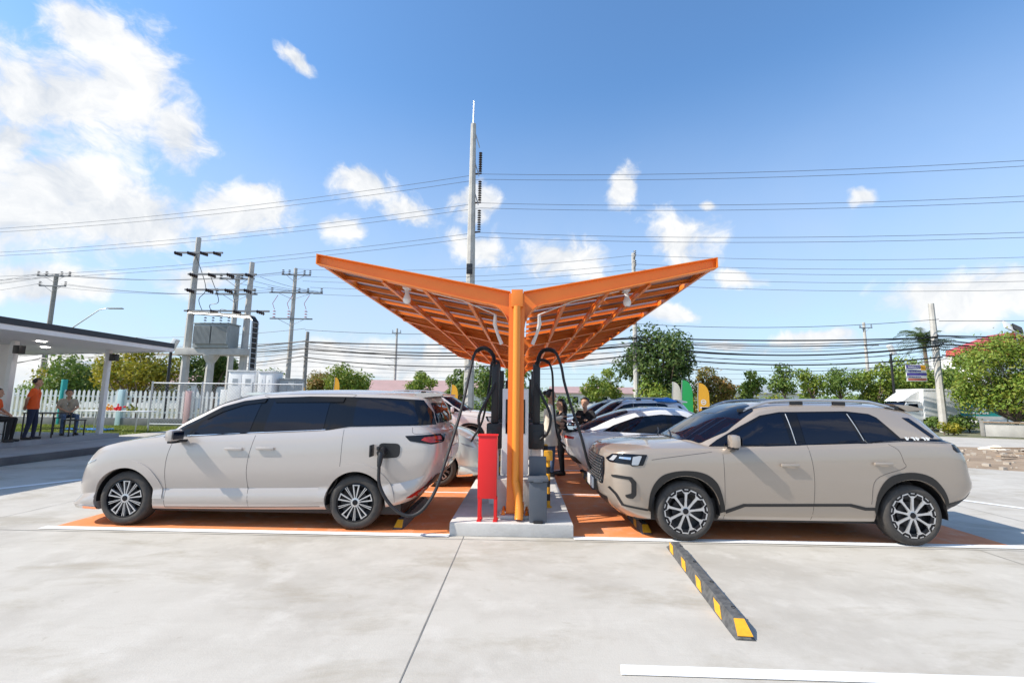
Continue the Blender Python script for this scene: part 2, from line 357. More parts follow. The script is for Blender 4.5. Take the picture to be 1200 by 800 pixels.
# ================================================================== THE SETTING: ground
def sheet(name, poly, z, m, th=0):
    b = MB()
    if th: b.prism(poly, z - th, z, 'Z')
    else: b._tag([b.bm.faces.new([b.bm.verts.new((x, y, z)) for x, y in poly])])
    return tag(b.obj(name, m, smooth=0), kind='structure')
sheet('ground', [(-1200, -300), (1200, -300), (1200, 1500), (-1200, 1500)], -.03, M['far'])
sheet('concrete_lot', [(-60, -30), (30, -30), (30, 10.4), (14.6, 11.6), (11.2, 13.6), (9.4, 26), (-17.2, 26), (-17.0, 17.2), (-60, 17.2)], 0, M['concrete'], .02)
sheet('dirt_strip', [(11.2, 13.64), (14.6, 11.64), (40, 9.8), (40, 16), (24, 18.6), (16.4, 19.8), (10.4, 20)], -.004, M['dirt'], .02)
sheet('road', [(-120, 29.2), (9.3, 26.2), (10.35, 20.04), (16.4, 19.84), (24, 18.64), (60, 15), (60, 19), (26, 24), (12, 31), (-120, 41)], -.008, M['road'], .02)
sheet('lawn', [(-30, 17.24), (-17.04, 17.24), (-17.24, 24.6), (-30, 26)], .0, M['soil_lawn'], .02)

ISL_L, ISL_R, ISL_F, ISL_B = -.92, .63, 5.93, 21.2
# painted bays and their lines (sheets 4 mm apart)
sheet('painted_bay_floor', [(-6.05, 5.98), (ISL_L, 5.98), (ISL_L, 21), (-6.05, 21)], .004, M['orange_floor'])
sheet('painted_bay_floor', [(ISL_R, 5.98), (5.95, 5.98), (5.95, 21), (ISL_R, 21)], .004, M['orange_floor'])
for (x0, x1) in ((-6.15, ISL_L), (ISL_R, 6.1)):
    for y in (5.86, 8.52, 11.38, 14.2, 17.0, 19.8):
        sheet('bay_line', [(x0, y), (x1, y), (x1, y + (.13 if y < 6 else .07)), (x0, y + (.13 if y < 6 else .07))], .008, M['line'])
sheet('parking_line', [(.62, 3.10), (7.5, 3.06), (7.5, 3.17), (.64, 3.21)], .006, M['line'])
sheet('parking_line', [(-10.6, 5.6), (-8.75, 9.2), (-8.95, 9.2), (-10.85, 5.6)], .006, M['line'])
sheet('parking_line', [(6.6, 10.2), (9.6, 6.4), (9.78, 6.4), (6.78, 10.2)], .006, M['line'])

# saw-cut joints of the slabs: narrow dark grooves with a softened lip
mj = mat('joint_filler', (.16, .155, .145), .95, var=(.24, .23, .21), vscale=4)
def joint(x0, y0, x1, y1, w=.008):
    d = Vector((x1 - x0, y1 - y0, 0)); n = int(d.length / .25) + 2; side = d.normalized().cross(Vector((0, 0, 1)))
    rnd = random.Random(int(x0 * 31 + y0 * 17)); L, R = [], []
    for i in range(n):
        p = Vector((x0, y0, 0)) + d * (i / (n - 1)); w2 = w * rnd.uniform(.35, .75); L.append((p - side * w2)[:2]); R.append((p + side * w2)[:2])
    return sheet('slab_joint', L + R[::-1], .003, mj)
joint(-.735, -12, -.735, 5.92); joint(-60, 5.80, 30, 5.80); joint(5.4, -12, 5.4, 5.78); joint(-6.8, -12, -6.8, 5.78)
joint(-60, 1.2, 30, 1.2); joint(-7.2, 5.85, -7.2, 17); joint(7.4, 5.85, 7.4, 11)

# charging island
b = MB(); b.b2((ISL_L, ISL_F, 0), (ISL_R, ISL_B, .16), .012)
isl = tag(b.obj('island_kerb', M['stone']), kind='structure')
for y in (8.9, 11.9, 14.9): pass

# ================================================================== THE ORANGE CANOPY
CX, YS = -.11, [6.3, 11.0, 15.7, 20.4]
TIPL, TIPR, ZT, ZTL, ZTR = -2.98, 2.68, 3.17, 3.72, 3.69
can = thing('canopy', 'orange steel butterfly canopy with two rising wings over the charging island', 'canopy', (CX, YS[0], .16))
def wz(x):                       # top edge of the arms
    return ZT + (ZTL - ZT) * (CX - x) / (CX - TIPL) if x < CX else ZT + (ZTR - ZT) * (x - CX) / (TIPR - CX)
for k, y in enumerate(YS):
    b = MB()
    for s in (-1, 1): b.b2((CX - .108, y + s * .09 - .006, .22), (CX + .108, y + s * .09 + .006, ZT - .004))       # flanges of the column
    b.b2((CX - .006, y - .083, .22), (CX + .006, y + .083, ZT - .006))
    b.obj('column', M['orange'], can)
    b = MB(); b.b2((CX - .2, y - .17, .162), (CX + .22, y + .17, .205), .006)
    bp = b.obj('base_plate', M['stone'], can)
    b = MB()
    for sx in (-.15, .16):
        for sy in (-.12, .12): b.lathe([(0, .26), (.016, .26), (.016, .232), (.026, .23), (.026, .206)], 8, 'Z', (CX + sx, y + sy, 0))
        b.b2((CX + sx * .72 - .008, y - .05, .206), (CX + sx * .72 + .008, y + .05, .34))
    b.obj('anchor_bolts', M['orange'], bp)
    for s, tip, ztip in ((-1, TIPL, ZTL), (1, TIPR, ZTR)):
        # web outline: straight top, tapering bottom, big fillet down into the column
        x0 = CX + s * .112
        top = [(CX + s * .0, ZT), (tip, ztip)]
        bot = []
        R = .34; xe = x0 + s * R
        zb = lambda x: wz(x) - (.125 + (.235 - .125) * (1 - abs((x - CX) / (tip - CX))))
        zj = zb(xe)
        for i in range(0, 11):
            a = i / 10 * pi / 2
            bot.append((x0 + s * R * (1 - cos(a)), zj - R * (1 - sin(a)) + (.0)))
        ends = [(tip, zb(tip))]
        web = top + ends + bot[::-1] + [(x0, ZT - .01)] if False else [(CX + s * .002, ZT)] + [(tip, ztip)] + ends + bot[::-1] + [(CX + s * .002, zj - R)]
        b = MB(); b.prism(web, y - .006, y + .006, 'Y')
        W = .075
        def strip(line, th):                                 # flange along a line, th above it
            for (p, q) in zip(line[:-1], line[1:]):
                v = [b.bm.verts.new(c) for c in ((p[0], y - W, p[1]), (q[0], y - W, q[1]), (q[0], y + W, q[1]), (p[0], y + W, p[1]),
                                                 (p[0], y - W, p[1] + th), (q[0], y - W, q[1] + th), (q[0], y + W, q[1] + th), (p[0], y + W, p[1] + th))]
                for f in ((0, 1, 2, 3), (4, 5, 6, 7), (0, 1, 5, 4), (3, 2, 6, 7), (0, 3, 7, 4), (1, 2, 6, 5)): b.bm.faces.new([v[i] for i in f])
        strip([(CX + s * .09, wz(CX + s * .09)), (tip, ztip)], .012)
        strip(bot[2:] + ends, -.014)
        b.b2((tip - .008, y - W, zb(tip) - .01), (tip + .008, y + W, ztip + .012))
        b.obj('arm', M['orange'], can)
b = MB(); b.b2((CX - .075, YS[0] - .185, ZT - .21), (CX + .085, YS[0] - .098, ZT + .03), .006); b.obj('gutter_outlet', M['orange'], can)
b = MB(); b.tube([(CX + .005, YS[0] - .155, ZT - .2), (CX + .005, YS[0] - .155, .62)], .05, 20)
dp = b.obj('downpipe', M['orange_pipe'], can)
b = MB(); pts, rs = [], []
for i in range(30):
    t = i / 29; pts.append((CX + .005 + .055 * sin(t * pi * .62), YS[0] - .155 - .10 * t ** 1.6, .64 - .46 * t)); rs.append(.0545 + .0025 * (1 if i % 2 else -1))
b.tube(pts, rs, 18); b.obj('flexible_elbow', M['orange_pipe'], dp)
# long purlins, cross purlins and panels on each wing
for s, tip in ((-1, TIPL), (1, TIPR)):
    span = abs(tip - CX)
    for u in (.25, .46, .67, .985):
        x = CX + s * span * u; z = wz(x)
        for (ya, yb) in zip(YS[:-1], YS[1:]):
            b = MB(); zt = z - .105 if u < .9 else z - .004
            d = .095 if u < .9 else .115
            sl = (wz(x + .01) - wz(x - .01)) / .02
            for (xx, w, za, zb_) in ((x, .008, -d, 0), (x, .055, -d - .008, -d), (x, .055, -.008, 0)):
                p = [(xx - w / 2, zt + za - sl * w / 2), (xx + w / 2, zt + za + sl * w / 2), (xx + w / 2, zt + zb_ + sl * w / 2), (xx - w / 2, zt + zb_ - sl * w / 2)]
                b.prism(p, ya + .008, yb - .008, 'Y')
            b.obj('long_purlin', M['orange'], can)
    for k in range(3):
        for j in range(8):
            y = YS[k] + 4.7 * (j + .5) / 8
            xa, xb = CX + s * .14, CX + s * span * .982
            za, zb_ = wz(xa) - .094, wz(xb) - .094
            b = MB(); h = .055
            for (y0, y1, d0, d1) in ((y - .004, y + .004, 0, h), (y - .035, y + .004, -.006, 0), (y - .004, y + .035, h, h + .006)):
                v = [b.bm.verts.new(c) for c in ((xa, y0, za + d0), (xb, y0, zb_ + d0), (xb, y1, zb_ + d0), (xa, y1, za + d0), (xa, y0, za + d1), (xb, y0, zb_ + d1), (xb, y1, zb_ + d1), (xa, y1, za + d1))]
                for f in ((0, 1, 2, 3), (4, 5, 6, 7), (0, 1, 5, 4), (3, 2, 6, 7), (0, 3, 7, 4), (1, 2, 6, 5)): b.bm.faces.new([v[i] for i in f])
            b.obj('cross_purlin', M['orange'], can, smooth=0)
    n = 11; L0, L1 = YS[0] + .02, YS[-1] + .05
    for j in range(n):
        for (ua, ub) in ((.07, .52), (.535, .98)):
            xa, xb = CX + s * span * ua, CX + s * span * ub; y0 = L0 + (L1 - L0) * j / n + .04; y1 = L0 + (L1 - L0) * (j + 1) / n - .20
            b = MB(); za, zb_ = wz(xa) - .030, wz(xb) - .030
            v = [b.bm.verts.new(c) for c in ((xa, y0, za), (xb, y0, zb_), (xb, y1, zb_), (xa, y1, za), (xa, y0, za + .03), (xb, y0, zb_ + .03), (xb, y1, zb_ + .03), (xa, y1, za + .03))]
            for f in ((0, 1, 2, 3), (4, 5, 6, 7), (0, 1, 5, 4), (3, 2, 6, 7), (0, 3, 7, 4), (1, 2, 6, 5)): b.bm.faces.new([v[i] for i in f])
            b.obj('solar_panel', M['panel'], can, smooth=0)
    # loose white conduit that sags under the fillet
for s in (-1, 1):
    b = MB(); x = CX + s * .2
    b.tube([(x + s * .12, 6.55, 2.93), (x + s * .13, 6.62, 2.8), (x + s * .09, 6.7, 2.66), (x + s * .03, 6.75, 2.52)], [.02, .03, .022, .028], 10)
    b.tube([(x + s * .12, 6.55, 2.93), (x + s * .6, 6.5, wz(x + s * .6) - .2), (x + s * 1.3, 6.6, wz(x + s * 1.3) - .15)], .009, 6)
    b.obj('conduit', M['white'], can)
for s, x, side in ((-1, -1.81, 'left'), (1, 1.53, 'right')):
    t = thing('flood_lamp', 'white bulb flood lamp hanging under the %s wing of the orange canopy' % side, 'lamp', (x, 6.78, wz(x) - .2), 0, 'lamps under the canopy wings')
    b = MB(); b.b2((x - .05, 6.7, wz(x) - .145), (x + .05, 6.86, wz(x) - .06), .01); b.tube([(x, 6.78, wz(x) - .16), (x + .01, 6.77, wz(x) - .22)], .03, 10); b.obj('bracket', M['white_gloss'], t)
    b = MB(); b.lathe([(.0, -.17), (.035, -.165), (.058, -.135), (.06, -.09), (.04, -.04), (.03, 0)], 16, 'Z', (x + .01, 6.77, wz(x) - .2)); b.obj('bulb', M['white_gloss'], t)

# ================================================================== ISLAND FURNITURE
t = thing('fire_box', 'narrow red fire extinguisher box on two legs standing on the island kerb', 'fire box', (-.47, 6.08, .16))
b = MB(); b.b2((-.585, 6.0, .44), (-.345, 6.2, 1.22), .006); b.obj('cabinet', M['red'], t)
b = MB(); b.b2((-.595, 5.99, 1.222), (-.335, 6.21, 1.24), .004); b.obj('lid', M['red'], t)
for x in (-.578, -.372):
    b = MB(); b.b2((x, 6.0, .162), (x + .035, 6.03, .438)); b.b2((x, 6.17, .162), (x + .035, 6.2, .438)); b.b2((x - .01, 5.99, .161), (x + .045, 6.21, .168)); b.obj('leg', M['red'], t)

b = MB(); b.b2((-.36, 6.52, .16), (.10, 6.86, .60), .012)
tag(b.obj('plinth', M['stone']), 'low grey concrete plinth behind the front orange column', 'plinth')

t = thing('dustbin', 'slim dark grey pedal bin with a raised back panel beside the orange column', 'bin', (.19, 6.1, .16))
b = MB(); b.box((.19, 6.1, .162 + .25), (.22, .24, .5), .012, taper=1.06); b.obj('bin_body', M['bluegrey'], t)
b = MB(); b.box((.19, 6.09, .69), (.262, .28, .045), .014); b.box((.19, 5.955, .675), (.12, .02, .03), .005); b.obj('lid', M['bluegrey'], t)
b = MB(); b.b2((.075, 6.24, .68), (.305, 6.275, .95), .01); b.obj('back_panel', M['bluegrey'], t)
b = MB(); b.b2((.13, 5.94, .165), (.25, 5.985, .19), .006); b.obj('pedal', M['black'], t)

def charger(y, label, first=False):
    """white cabinet with a dark dispenser on each side, two posts with bent hose arms"""
    t = thing('ev_charger', label, 'charger', (-.12, y, .16), 0, 'chargers in a row along the island')
    b = MB(); b.b2((-.32, y - .16, .16 if not first else .61), (.07, y + .28, 1.86), .01); cb = b.obj('cabinet', M['white'], t)
    b = MB(); b.b2((-.27, y - .166, 1.2), (.02, y - .161, 1.7), .002); b.obj('display', M['blackgloss'], cb)
    for s in (-1, 1):
        xc = -.44 if s < 0 else .19
        b = MB(); b.b2((xc - .115, y - .12, .97), (xc + .115, y + .22, 1.34), .02); b.b2((xc - .09, y - .10, .16), (xc + .09, y + .2, .97), .01) if False else None
        b.b2((xc + s * .0 - .055, y - .05, 1.34), (xc + .055, y + .10, 2.2), .012)
        hb = b.obj('dispenser', M['black'], t)
        b = MB(); b.b2((xc - .07, y - .03, .161), (xc + .07, y + .14, .968), .01); b.obj('stand', M['white'], t)
        b = MB(); b.b2((xc - .06, y - .135, 1.06), (xc + .06, y - .121, 1.24), .004); b.obj('holster', M['darkmetal'], hb)
        b = MB(); xp = xc + s * -.02
        b.tube([(xp, y, 2.0), (xp, y, 2.24)], .035, 12); b.obj('arm_socket', M['darkmetal'], hb)
    return t
charger(7.0, 'nearest white charger with dark dispensers, right behind the front orange column', True)
charger(8.7, 'second charger from the camera, between the orange column and the woman in white')
charger(12.2, 'third charger from the camera, far along the island under the canopy')

def spline(pts, n=12):
    """Catmull-Rom through points"""
    P = [Vector(p) for p in pts]; P = [P[0] * 2 - P[1]] + P + [P[-1] * 2 - P[-2]]; out = []
    for i in range(1, len(P) - 2):
        for k in range(n):
            t = k / n; a, b_, c, d = P[i - 1:i + 3]
            out.append(.5 * ((2 * b_) + (c - a) * t + (2 * a - 5 * b_ + 4 * c - d) * t * t + (3 * b_ - a - 3 * c + d) * t ** 3))
    out.append(P[-2]); return out
def hose(name, pts, label, arc_n=None, group='charging hoses'):
    """thing: hose with a coil spring around its arch"""
    sp = spline(pts)
    t = MB().tube(sp, .021, 10).obj(name, M['cable'])
    tag(t, label, 'hose', group)
    if arc_n:
        seg = sp[arc_n[0]:arc_n[1]]; b = MB(); c = []
        n = len(seg) - 1
        for i in range(n * 8):
            f = i / 8; k = int(f); p = seg[k].lerp(seg[k + 1], f - k); d = (seg[k + 1] - seg[k]).normalized(); a = d.cross(Vector((0, 1, 0))).normalized(); bb = d.cross(a); an = i * .8
            c.append(p + (a * cos(an) + bb * sin(an)) * .027)
        b.tube(c, .006, 4); b.obj('spring_sleeve', M['black'], t)
    return t

# ================================================================== CARS
def car_body(sp):
    L, hw = sp['L'], sp['hw']; zb, zs, zc = pchip(sp['zb']), pchip(sp['zs']), pchip(sp['zc'])
    xf, xr, Wt = pchip(sp['xf']), pchip(sp['xr']), pchip(sp['W']); af, nf, ar, nr = sp['af'], sp['nf'], sp['ar'], sp['nr']
    levels = [0, .03, .08, .14, .2, .28, .36, .44, .52, .6, .68, .76, .84, .9, .94, .97, 1]
    def half(t):
        x0, x1, w = xf(t), xr(t), Wt(t) * hw; pts = []
        for i in range(17):
            th = i / 16 * pi / 2; pts.append((x0 + af * (1 - cos(th) ** (2 / nf)), w * sin(th) ** (2 / nf)))
        a, e = x0 + af, x1 - ar
        for i in range(1, 48): pts.append((a + (e - a) * i / 48, w))
        for i in range(17):
            th = pi / 2 - i / 16 * pi / 2; pts.append((x1 - ar * (1 - cos(th) ** (2 / nr)), w * sin(th) ** (2 / nr)))
        return pts
    bm = bmesh.new(); rings = {}
    for s in (1, -1):
        R = []
        for t in levels:
            R.append([bm.verts.new((x, s * y, zb(x) + (zs(x) - zb(x)) * t)) for x, y in half(t)])
        rings[s] = R
        for i in range(len(R) - 1):
            for k in range(len(R[0]) - 1): bm.faces.new((R[i][k], R[i][k + 1], R[i + 1][k + 1], R[i + 1][k]))
    def cap(ring_p, ring_m, zfun, qs):
        rows = [ring_p]
        for q in qs: rows.append([bm.verts.new((v.co.x, v.co.y * q, zfun(v.co.x, abs(q)))) for v in ring_p])
        rows.append(ring_m)
        for i in range(len(rows) - 1):
            for k in range(len(ring_p) - 1): bm.faces.new((rows[i][k], rows[i][k + 1], rows[i + 1][k + 1], rows[i + 1][k]))
    qs = [.97, .92, .85, .75, .6, .4, .2, 0, -.2, -.4, -.6, -.75, -.85, -.92, -.97]
    cap(rings[1][-1], rings[-1][-1], lambda x, q: zc(x) - (zc(x) - zs(x)) * q ** sp.get('hoodp', 2.6), qs)
    cap(rings[1][0], rings[-1][0], lambda x, q: zb(x), [0])
    bmesh.ops.remove_doubles(bm, verts=bm.verts, dist=.0004)
    bmesh.ops.dissolve_degenerate(bm, edges=bm.edges, dist=.0003)
    bmesh.ops.recalc_face_normals(bm, faces=bm.faces)
    # greenhouse
    zt, ze, we = pchip(sp['zt']), pchip(sp['ze']), pchip(sp['we'])
    x0, x1 = sp['zt'][0][0], sp['zt'][-1][0]; w1 = Wt(1) * hw
    def plan(x):
        d = max(0, min(1, (x - xf(1)) / af)); e = max(0, min(1, (xr(1) - x) / ar))
        f = (1 - (1 - d) ** nf) ** (1 / nf); g = (1 - (1 - e) ** nr) ** (1 / nr); return max(.05, min(f, g))
    gb = bmesh.new(); G = []
    n = 74
    for i in range(n + 1):
        u = i / n; u = u - .055 * sin(2 * pi * u) * 1.0
        x = x0 + (x1 - x0) * u
        zbase = zs(x) - .05; wb = w1 * plan(x) * .985; e = max(ze(x), zbase + .004); top = max(zt(x), e + .004); wq = min(we(x), wb * .98)
        row = [(wb, zbase)]
        for v in (.12, .25, .4, .55, .7, .85, 1): row.append((wb + (wq - wb) * v + .022 * sin(v * pi) * min(1, (e - zbase) / .3), zbase + (e - zbase) * v))
        for f in (.985, .96, .92, .86, .78, .66, .5, .33, .16, 0): row.append((wq * f, top - (top - e) * f ** sp.get('roofp', 4.0)))
        full = row + [(-y, z) for y, z in row[-2::-1]]
        G.append([gb.verts.new((x, y, z)) for y, z in full])
    for i in range(n):
        for k in range(len(G[0]) - 1): gb.faces.new((G[i][k], G[i][k + 1], G[i + 1][k + 1], G[i + 1][k]))
        gb.faces.new((G[i][0], G[i + 1][0], G[i + 1][-1], G[i][-1]))
    gb.faces.new(G[0][::-1]); gb.faces.new(G[-1])
    bmesh.ops.recalc_face_normals(gb, faces=gb.faces)
    full = bmesh.new(); me = bpy.data.meshes.new('tmp'); bm.to_mesh(me); full.from_mesh(me)
    me2 = bpy.data.meshes.new('tmp2'); gb.to_mesh(me2); full.from_mesh(me2)
    bvh = BVHTree.FromBMesh(full); full.free()
    # wheel arches cut out of the lower body
    low = bpy.data.objects.new('tmp_low', me); COL.objects.link(low)
    cut = MB()
    for x in sp['axles']:
        for s in (1, -1): cut.lathe([(0, s * (hw - .33)), (sp['arch'], s * (hw - .33)), (sp['arch'], s * (hw + .3)), (0, s * (hw + .3))], 64, 'Y', (x, 0, sp['R']))
    bmesh.ops.remove_doubles(cut.bm, verts=cut.bm.verts, dist=.0005)
    co = cut.obj('tmp_cut', M['black'], smooth=0)
    md = low.modifiers.new('cut', 'BOOLEAN'); md.operation = 'DIFFERENCE'; md.object = co; md.solver = 'EXACT'
    dg = bpy.context.evaluated_depsgraph_get(); res = bpy.data.meshes.new_from_object(low.evaluated_get(dg))
    bpy.data.objects.remove(low); bpy.data.objects.remove(co)
    out = bmesh.new(); out.from_mesh(res); out.from_mesh(me2)
    body = bpy.data.meshes.new('body'); out.to_mesh(body); out.free(); gb.free(); bm.free()
    body.materials.clear()
    for p in body.polygons: p.material_index = 0
    sharp(body, 28)
    return body, bvh

def ray(bvh, mode, a, b, side=-1):
    if mode == 'side': o, d = Vector((a, side * 3, b)), Vector((0, -side, 0))
    elif mode == 'front': o, d = Vector((-2, a, b)), Vector((1, 0, 0))
    elif mode == 'rear': o, d = Vector((9, a, b)), Vector((-1, 0, 0))
    else: o, d = Vector((a, b, 5)), Vector((0, 0, -1))
    h = bvh.ray_cast(o, d)
    if h[0] is None:
        q = o + d * {'side': 2.2, 'front': 2.2, 'rear': 4.4, 'top': 4}[mode]; h = bvh.find_nearest(q)
    nrm = h[1]
    if nrm.dot(d) > 0: nrm = -nrm
    return h[0], nrm, d
def decal(bvh, poly, mode, off=.004, cell=.06, th=.014, side=-1):
    bm = bmesh.new(); f = bm.faces.new([bm.verts.new((p[0], p[1], 0)) for p in poly]); bmesh.ops.triangulate(bm, faces=[f])
    for ax in (0, 1):
        lo, hi = min(p[ax] for p in poly), max(p[ax] for p in poly); k = int((hi - lo) / cell)
        for i in range(1, k + 1):
            co = [0, 0, 0]; no = [0, 0, 0]; co[ax] = lo + (hi - lo) * i / (k + 1); no[ax] = 1
            bmesh.ops.bisect_plane(bm, geom=bm.verts[:] + bm.edges[:] + bm.faces[:], plane_co=co, plane_no=no, dist=1e-5)
    ns = {}
    for v in bm.verts:
        h, n, d = ray(bvh, mode, v.co.x, v.co.y, side); v.co = h + (n * .5 - d * .5) * off * 1.2; ns[v] = (n - d).normalized()
    be = [e for e in bm.edges if len(e.link_faces) == 1]
    src = {v: ns[v] for e in be for v in e.verts}; pos = {tuple(round(c, 6) for c in v.co): n for v, n in src.items()}
    r = bmesh.ops.extrude_edge_only(bm, edges=be)
    for v in [g for g in r['geom'] if isinstance(g, bmesh.types.BMVert)]:
        n = pos.get(tuple(round(c, 6) for c in v.co)); v.co -= (n if n else Vector((0, 0, 0))) * th
    return bm
def round_poly(poly, r, n=4):
    out = []; N = len(poly)
    for i in range(N):
        p = Vector(poly[i]); a = Vector(poly[i - 1]) - p; b = Vector(poly[(i + 1) % N]) - p
        k = min(r, a.length * .45, b.length * .45); pa, pb = p + a.normalized() * k, p + b.normalized() * k
        for j in range(n + 1):
            t = j / n; q = pa * (1 - t) ** 2 + p * 2 * t * (1 - t) + pb * t * t; out.append((q.x, q.y))
    return out

def wheel_meshes(R, rr, w, style, s):
    """meshes for hub (barrel, disc), tyre and rim; axle along Y, outer face toward s; local origin at the axle on the outer face"""
    f = -s                                                # axial offset grows inward
    b = MB(); b.lathe([(rr + .004, .012), (rr - .016, .05), (rr - .03, .10), (.13, .13), (0, .13)], 40, 'Y', flip=f)
    hub = b
    d = MB(); d.lathe([(.15, .085), (.15, .07), (.06, .07)], 32, 'Y', flip=f)
    t = MB(); t.lathe([(rr, .02), (rr + .004, .004), (rr + .02, -.004), (R - .045, -.003), (R - .02, .008), (R - .006, .026), (R, .05), (R, w - .05), (R - .01, w - .02), (rr, w)], 56, 'Y', flip=f)
    for k in range(64):                                   # tread grooves show as fine blocks on the shoulder
        a = 2 * pi * k / 64
        t.box(((R - .0015) * cos(a), f * .062, (R - .0015) * sin(a)), (.006, .03, .02), rot=Matrix.Rotation(-a, 4, 'Y'))
    g = MB()
    def pl(poly, a, c, mi=0):
        g.mat(mi); g.prism(poly, f * a, f * c, 'Y')
    def polar(r, a): return (r * cos(a), r * sin(a))
    if style == 'van':
        g.mat(1); g.lathe([(rr - .002, .012), (rr - .016, .008), (rr - .018, .03)], 48, 'Y', flip=f)
        for k in range(5):
            a0 = 2 * pi * k / 5 + .3
            for da in (-.17, .17):
                a = a0 + da; p = [polar(.055, a - .10), polar(rr - .02, a - .04), polar(rr - .02, a + .04), polar(.055, a + .10)]; pl(p, .012, .04, 0)
            pl([polar(rr - .032, a0 - .17), polar(rr - .02, a0 - .17), polar(rr - .02, a0 + .17), polar(rr - .032, a0 + .17)], .0125, .036, 0)
            a = a0 + 2 * pi / 10
            for da in (-.055, .055):
                pl([polar(.06, a + da - .04), polar(rr - .02, a + da - .022), polar(rr - .02, a + da + .022), polar(.06, a + da + .04)], .014, .042, 0)
            pl([polar(.075, a - .05), polar(rr - .03, a - .022), polar(rr - .03, a + .022), polar(.075, a + .05)], .020, .044, 1)
    elif style == 'suv':
        g.mat(1); g.lathe([(rr - .0, .012), (rr - .012, .008), (rr - .055, .016), (rr - .056, .03)], 54, 'Y', flip=f)
        n = 9
        for k in range(n):
            a = 2 * pi * k / n + .12; h = pi / n
            pl([polar(.05, a - .30), polar(.12, a - .09), polar(rr - .065, a - .075), polar(rr - .036, a - .19), polar(rr - .036, a + .19), polar(rr - .065, a + .075), polar(.12, a + .09), polar(.05, a + .30)], .010, .035, 0)
            # zig-zag bright outline between the spokes
            pl([polar(rr - .042, a + .17), polar(rr - .016, a + h - .13), polar(rr - .003, a + h - .13), polar(rr - .032, a + .15)], .006, .03, 0)
            pl([polar(rr - .042, a + 2 * h - .17), polar(rr - .016, a + h + .13), polar(rr - .003, a + h + .13), polar(rr - .032, a + 2 * h - .15)], .0062, .03, 0)
            pl([polar(rr - .018, a + h - .15), polar(rr - .002, a + h - .14), polar(rr - .002, a + h + .14), polar(rr - .018, a + h + .15)], .0056, .03, 0)
            pl([polar(rr - .012, a - .09), polar(rr - .002, a - .085), polar(rr - .002, a + .085), polar(rr - .012, a + .09)], .004, .03, 0)
    else:
        g.mat(0); g.lathe([(rr - .002, .010), (rr - .02, .006), (rr - .022, .03)], 40, 'Y', flip=f)
        for k in range(5):
            a = 2 * pi * k / 5; pl([polar(.05, a - .45), polar(rr - .02, a - .2), polar(rr - .02, a + .2), polar(.05, a + .45)], .014, .04, 0)
    g.mat(1); g.lathe([(0, .002), (.026, .002), (.034, .008), (.036, .03)], 20, 'Y', flip=f)
    g.mat(0); g.lathe([(.036, .012), (.058, .016), (.06, .03)], 20, 'Y', flip=f)
    return hub, d, t, g

M['clad'] = mat('cladding', (.012, .012, .013), .28, spec=.45)
def make_car(name, label, cat, sp, loc, rz, paint_m, group=None):
    """local frame: x from nose (0) to tail (L), y<0 is the car's left when it faces -x; the empty sits under the middle"""
    root = thing(name, label, cat, loc, rz, group); L = sp['L']; hw = sp['hw']
    body_me, bvh = car_body(sp); sh = Vector((-L / 2, 0, 0))
    body_me.transform(Matrix.Translation(sh)); body = link_mesh('body', body_me, paint_m, root)
    def put(nm, bm, m, parent=root, sm=40):
        for v in bm.verts: v.co += sh
        bmesh.ops.recalc_face_normals(bm, faces=bm.faces)
        me = bpy.data.meshes.new(nm); bm.to_mesh(me); bm.free(); sharp(me, sm); return link_mesh(nm, me, m, parent)
    def D(nm, poly, mode, m, parent=root, off=.004, rnd=.02, sides=(-1, 1), th=.014, cell=.06):
        res = []
        pl = round_poly(poly, rnd) if rnd else poly
        for s in (sides if mode == 'side' else (1,)): res.append(put(nm, decal(bvh, pl, mode, off, cell, th, s), m, parent))
        return res
    def seam(pts, m=M['seam'], nm='door_seam', r=.003, sides=(-1, 1), lift=-.001):
        if len(pts) > 2 and nm == 'door_seam': pts = [(v.x, v.y) for v in spline([(p[0], p[1], 0) for p in pts], 6)]
        for s in sides:
            P = []
            for (a, b_) in zip(pts[:-1], pts[1:]):
                k = max(2, int(hypot(b_[0] - a[0], b_[1] - a[1]) / .05))
                for i in range(k + (1 if b_ is pts[-1] else 0)):
                    u = i / k; h, n, d = ray(bvh, 'side', a[0] + (b_[0] - a[0]) * u, a[1] + (b_[1] - a[1]) * u, s); P.append(h - d * lift)
            mb = MB(); mb.tube(P, r, 6); put(nm, mb.bm, m)
    # dark floor pan and wheel housings
    fl = MB(); fl.b2((.55, -hw + .18, min(p[1] for p in sp['zb']) - .03), (L - .6, hw - .18, .5), .03); put('underbody', fl.bm, M['black'])
    for x in sp['axles']:
        for s in (-1, 1):
            wl = MB(); ra = sp['arch'] - .006; y0, y1 = s * (hw - .05), s * (hw - .322); ring = []
            for yy in (y0, y1):
                ring.append([wl.bm.verts.new((x + ra * cos(a), yy, sp['R'] + ra * sin(a))) for a in [(-.12 + (pi + .24) * i / 40) for i in range(41)]])
            for i in range(40): wl.bm.faces.new((ring[0][i], ring[0][i + 1], ring[1][i + 1], ring[1][i]))
            wl.bm.faces.new(ring[1]); put('wheel_well', wl.bm, M['black'])
    # wheels
    R, rr, w, style = sp['R'], sp['rr'], .235, sp['wheel']
    for i, x in enumerate(sp['axles']):
        for s in (-1, 1):
            hub, d, t, g = wheel_meshes(R, rr, w, style, s); c = Vector((x - L / 2, s * (hw - .035), R))
            wh = hub.obj('wheel', M['black'], root, local=True); wh.location = c
            t.obj('tyre', M['rubber'], wh, local=True); g.obj('rim', [M['alloy'], M['blackgloss']], wh, local=True); d.obj('brake_disc', M['darkmetal'], wh, local=True)
    sp['extra'](dict(root=root, D=D, put=put, seam=seam, bvh=bvh, sh=sh, hw=hw, body=body, paint=paint_m, ray=ray, L=L))
    return root

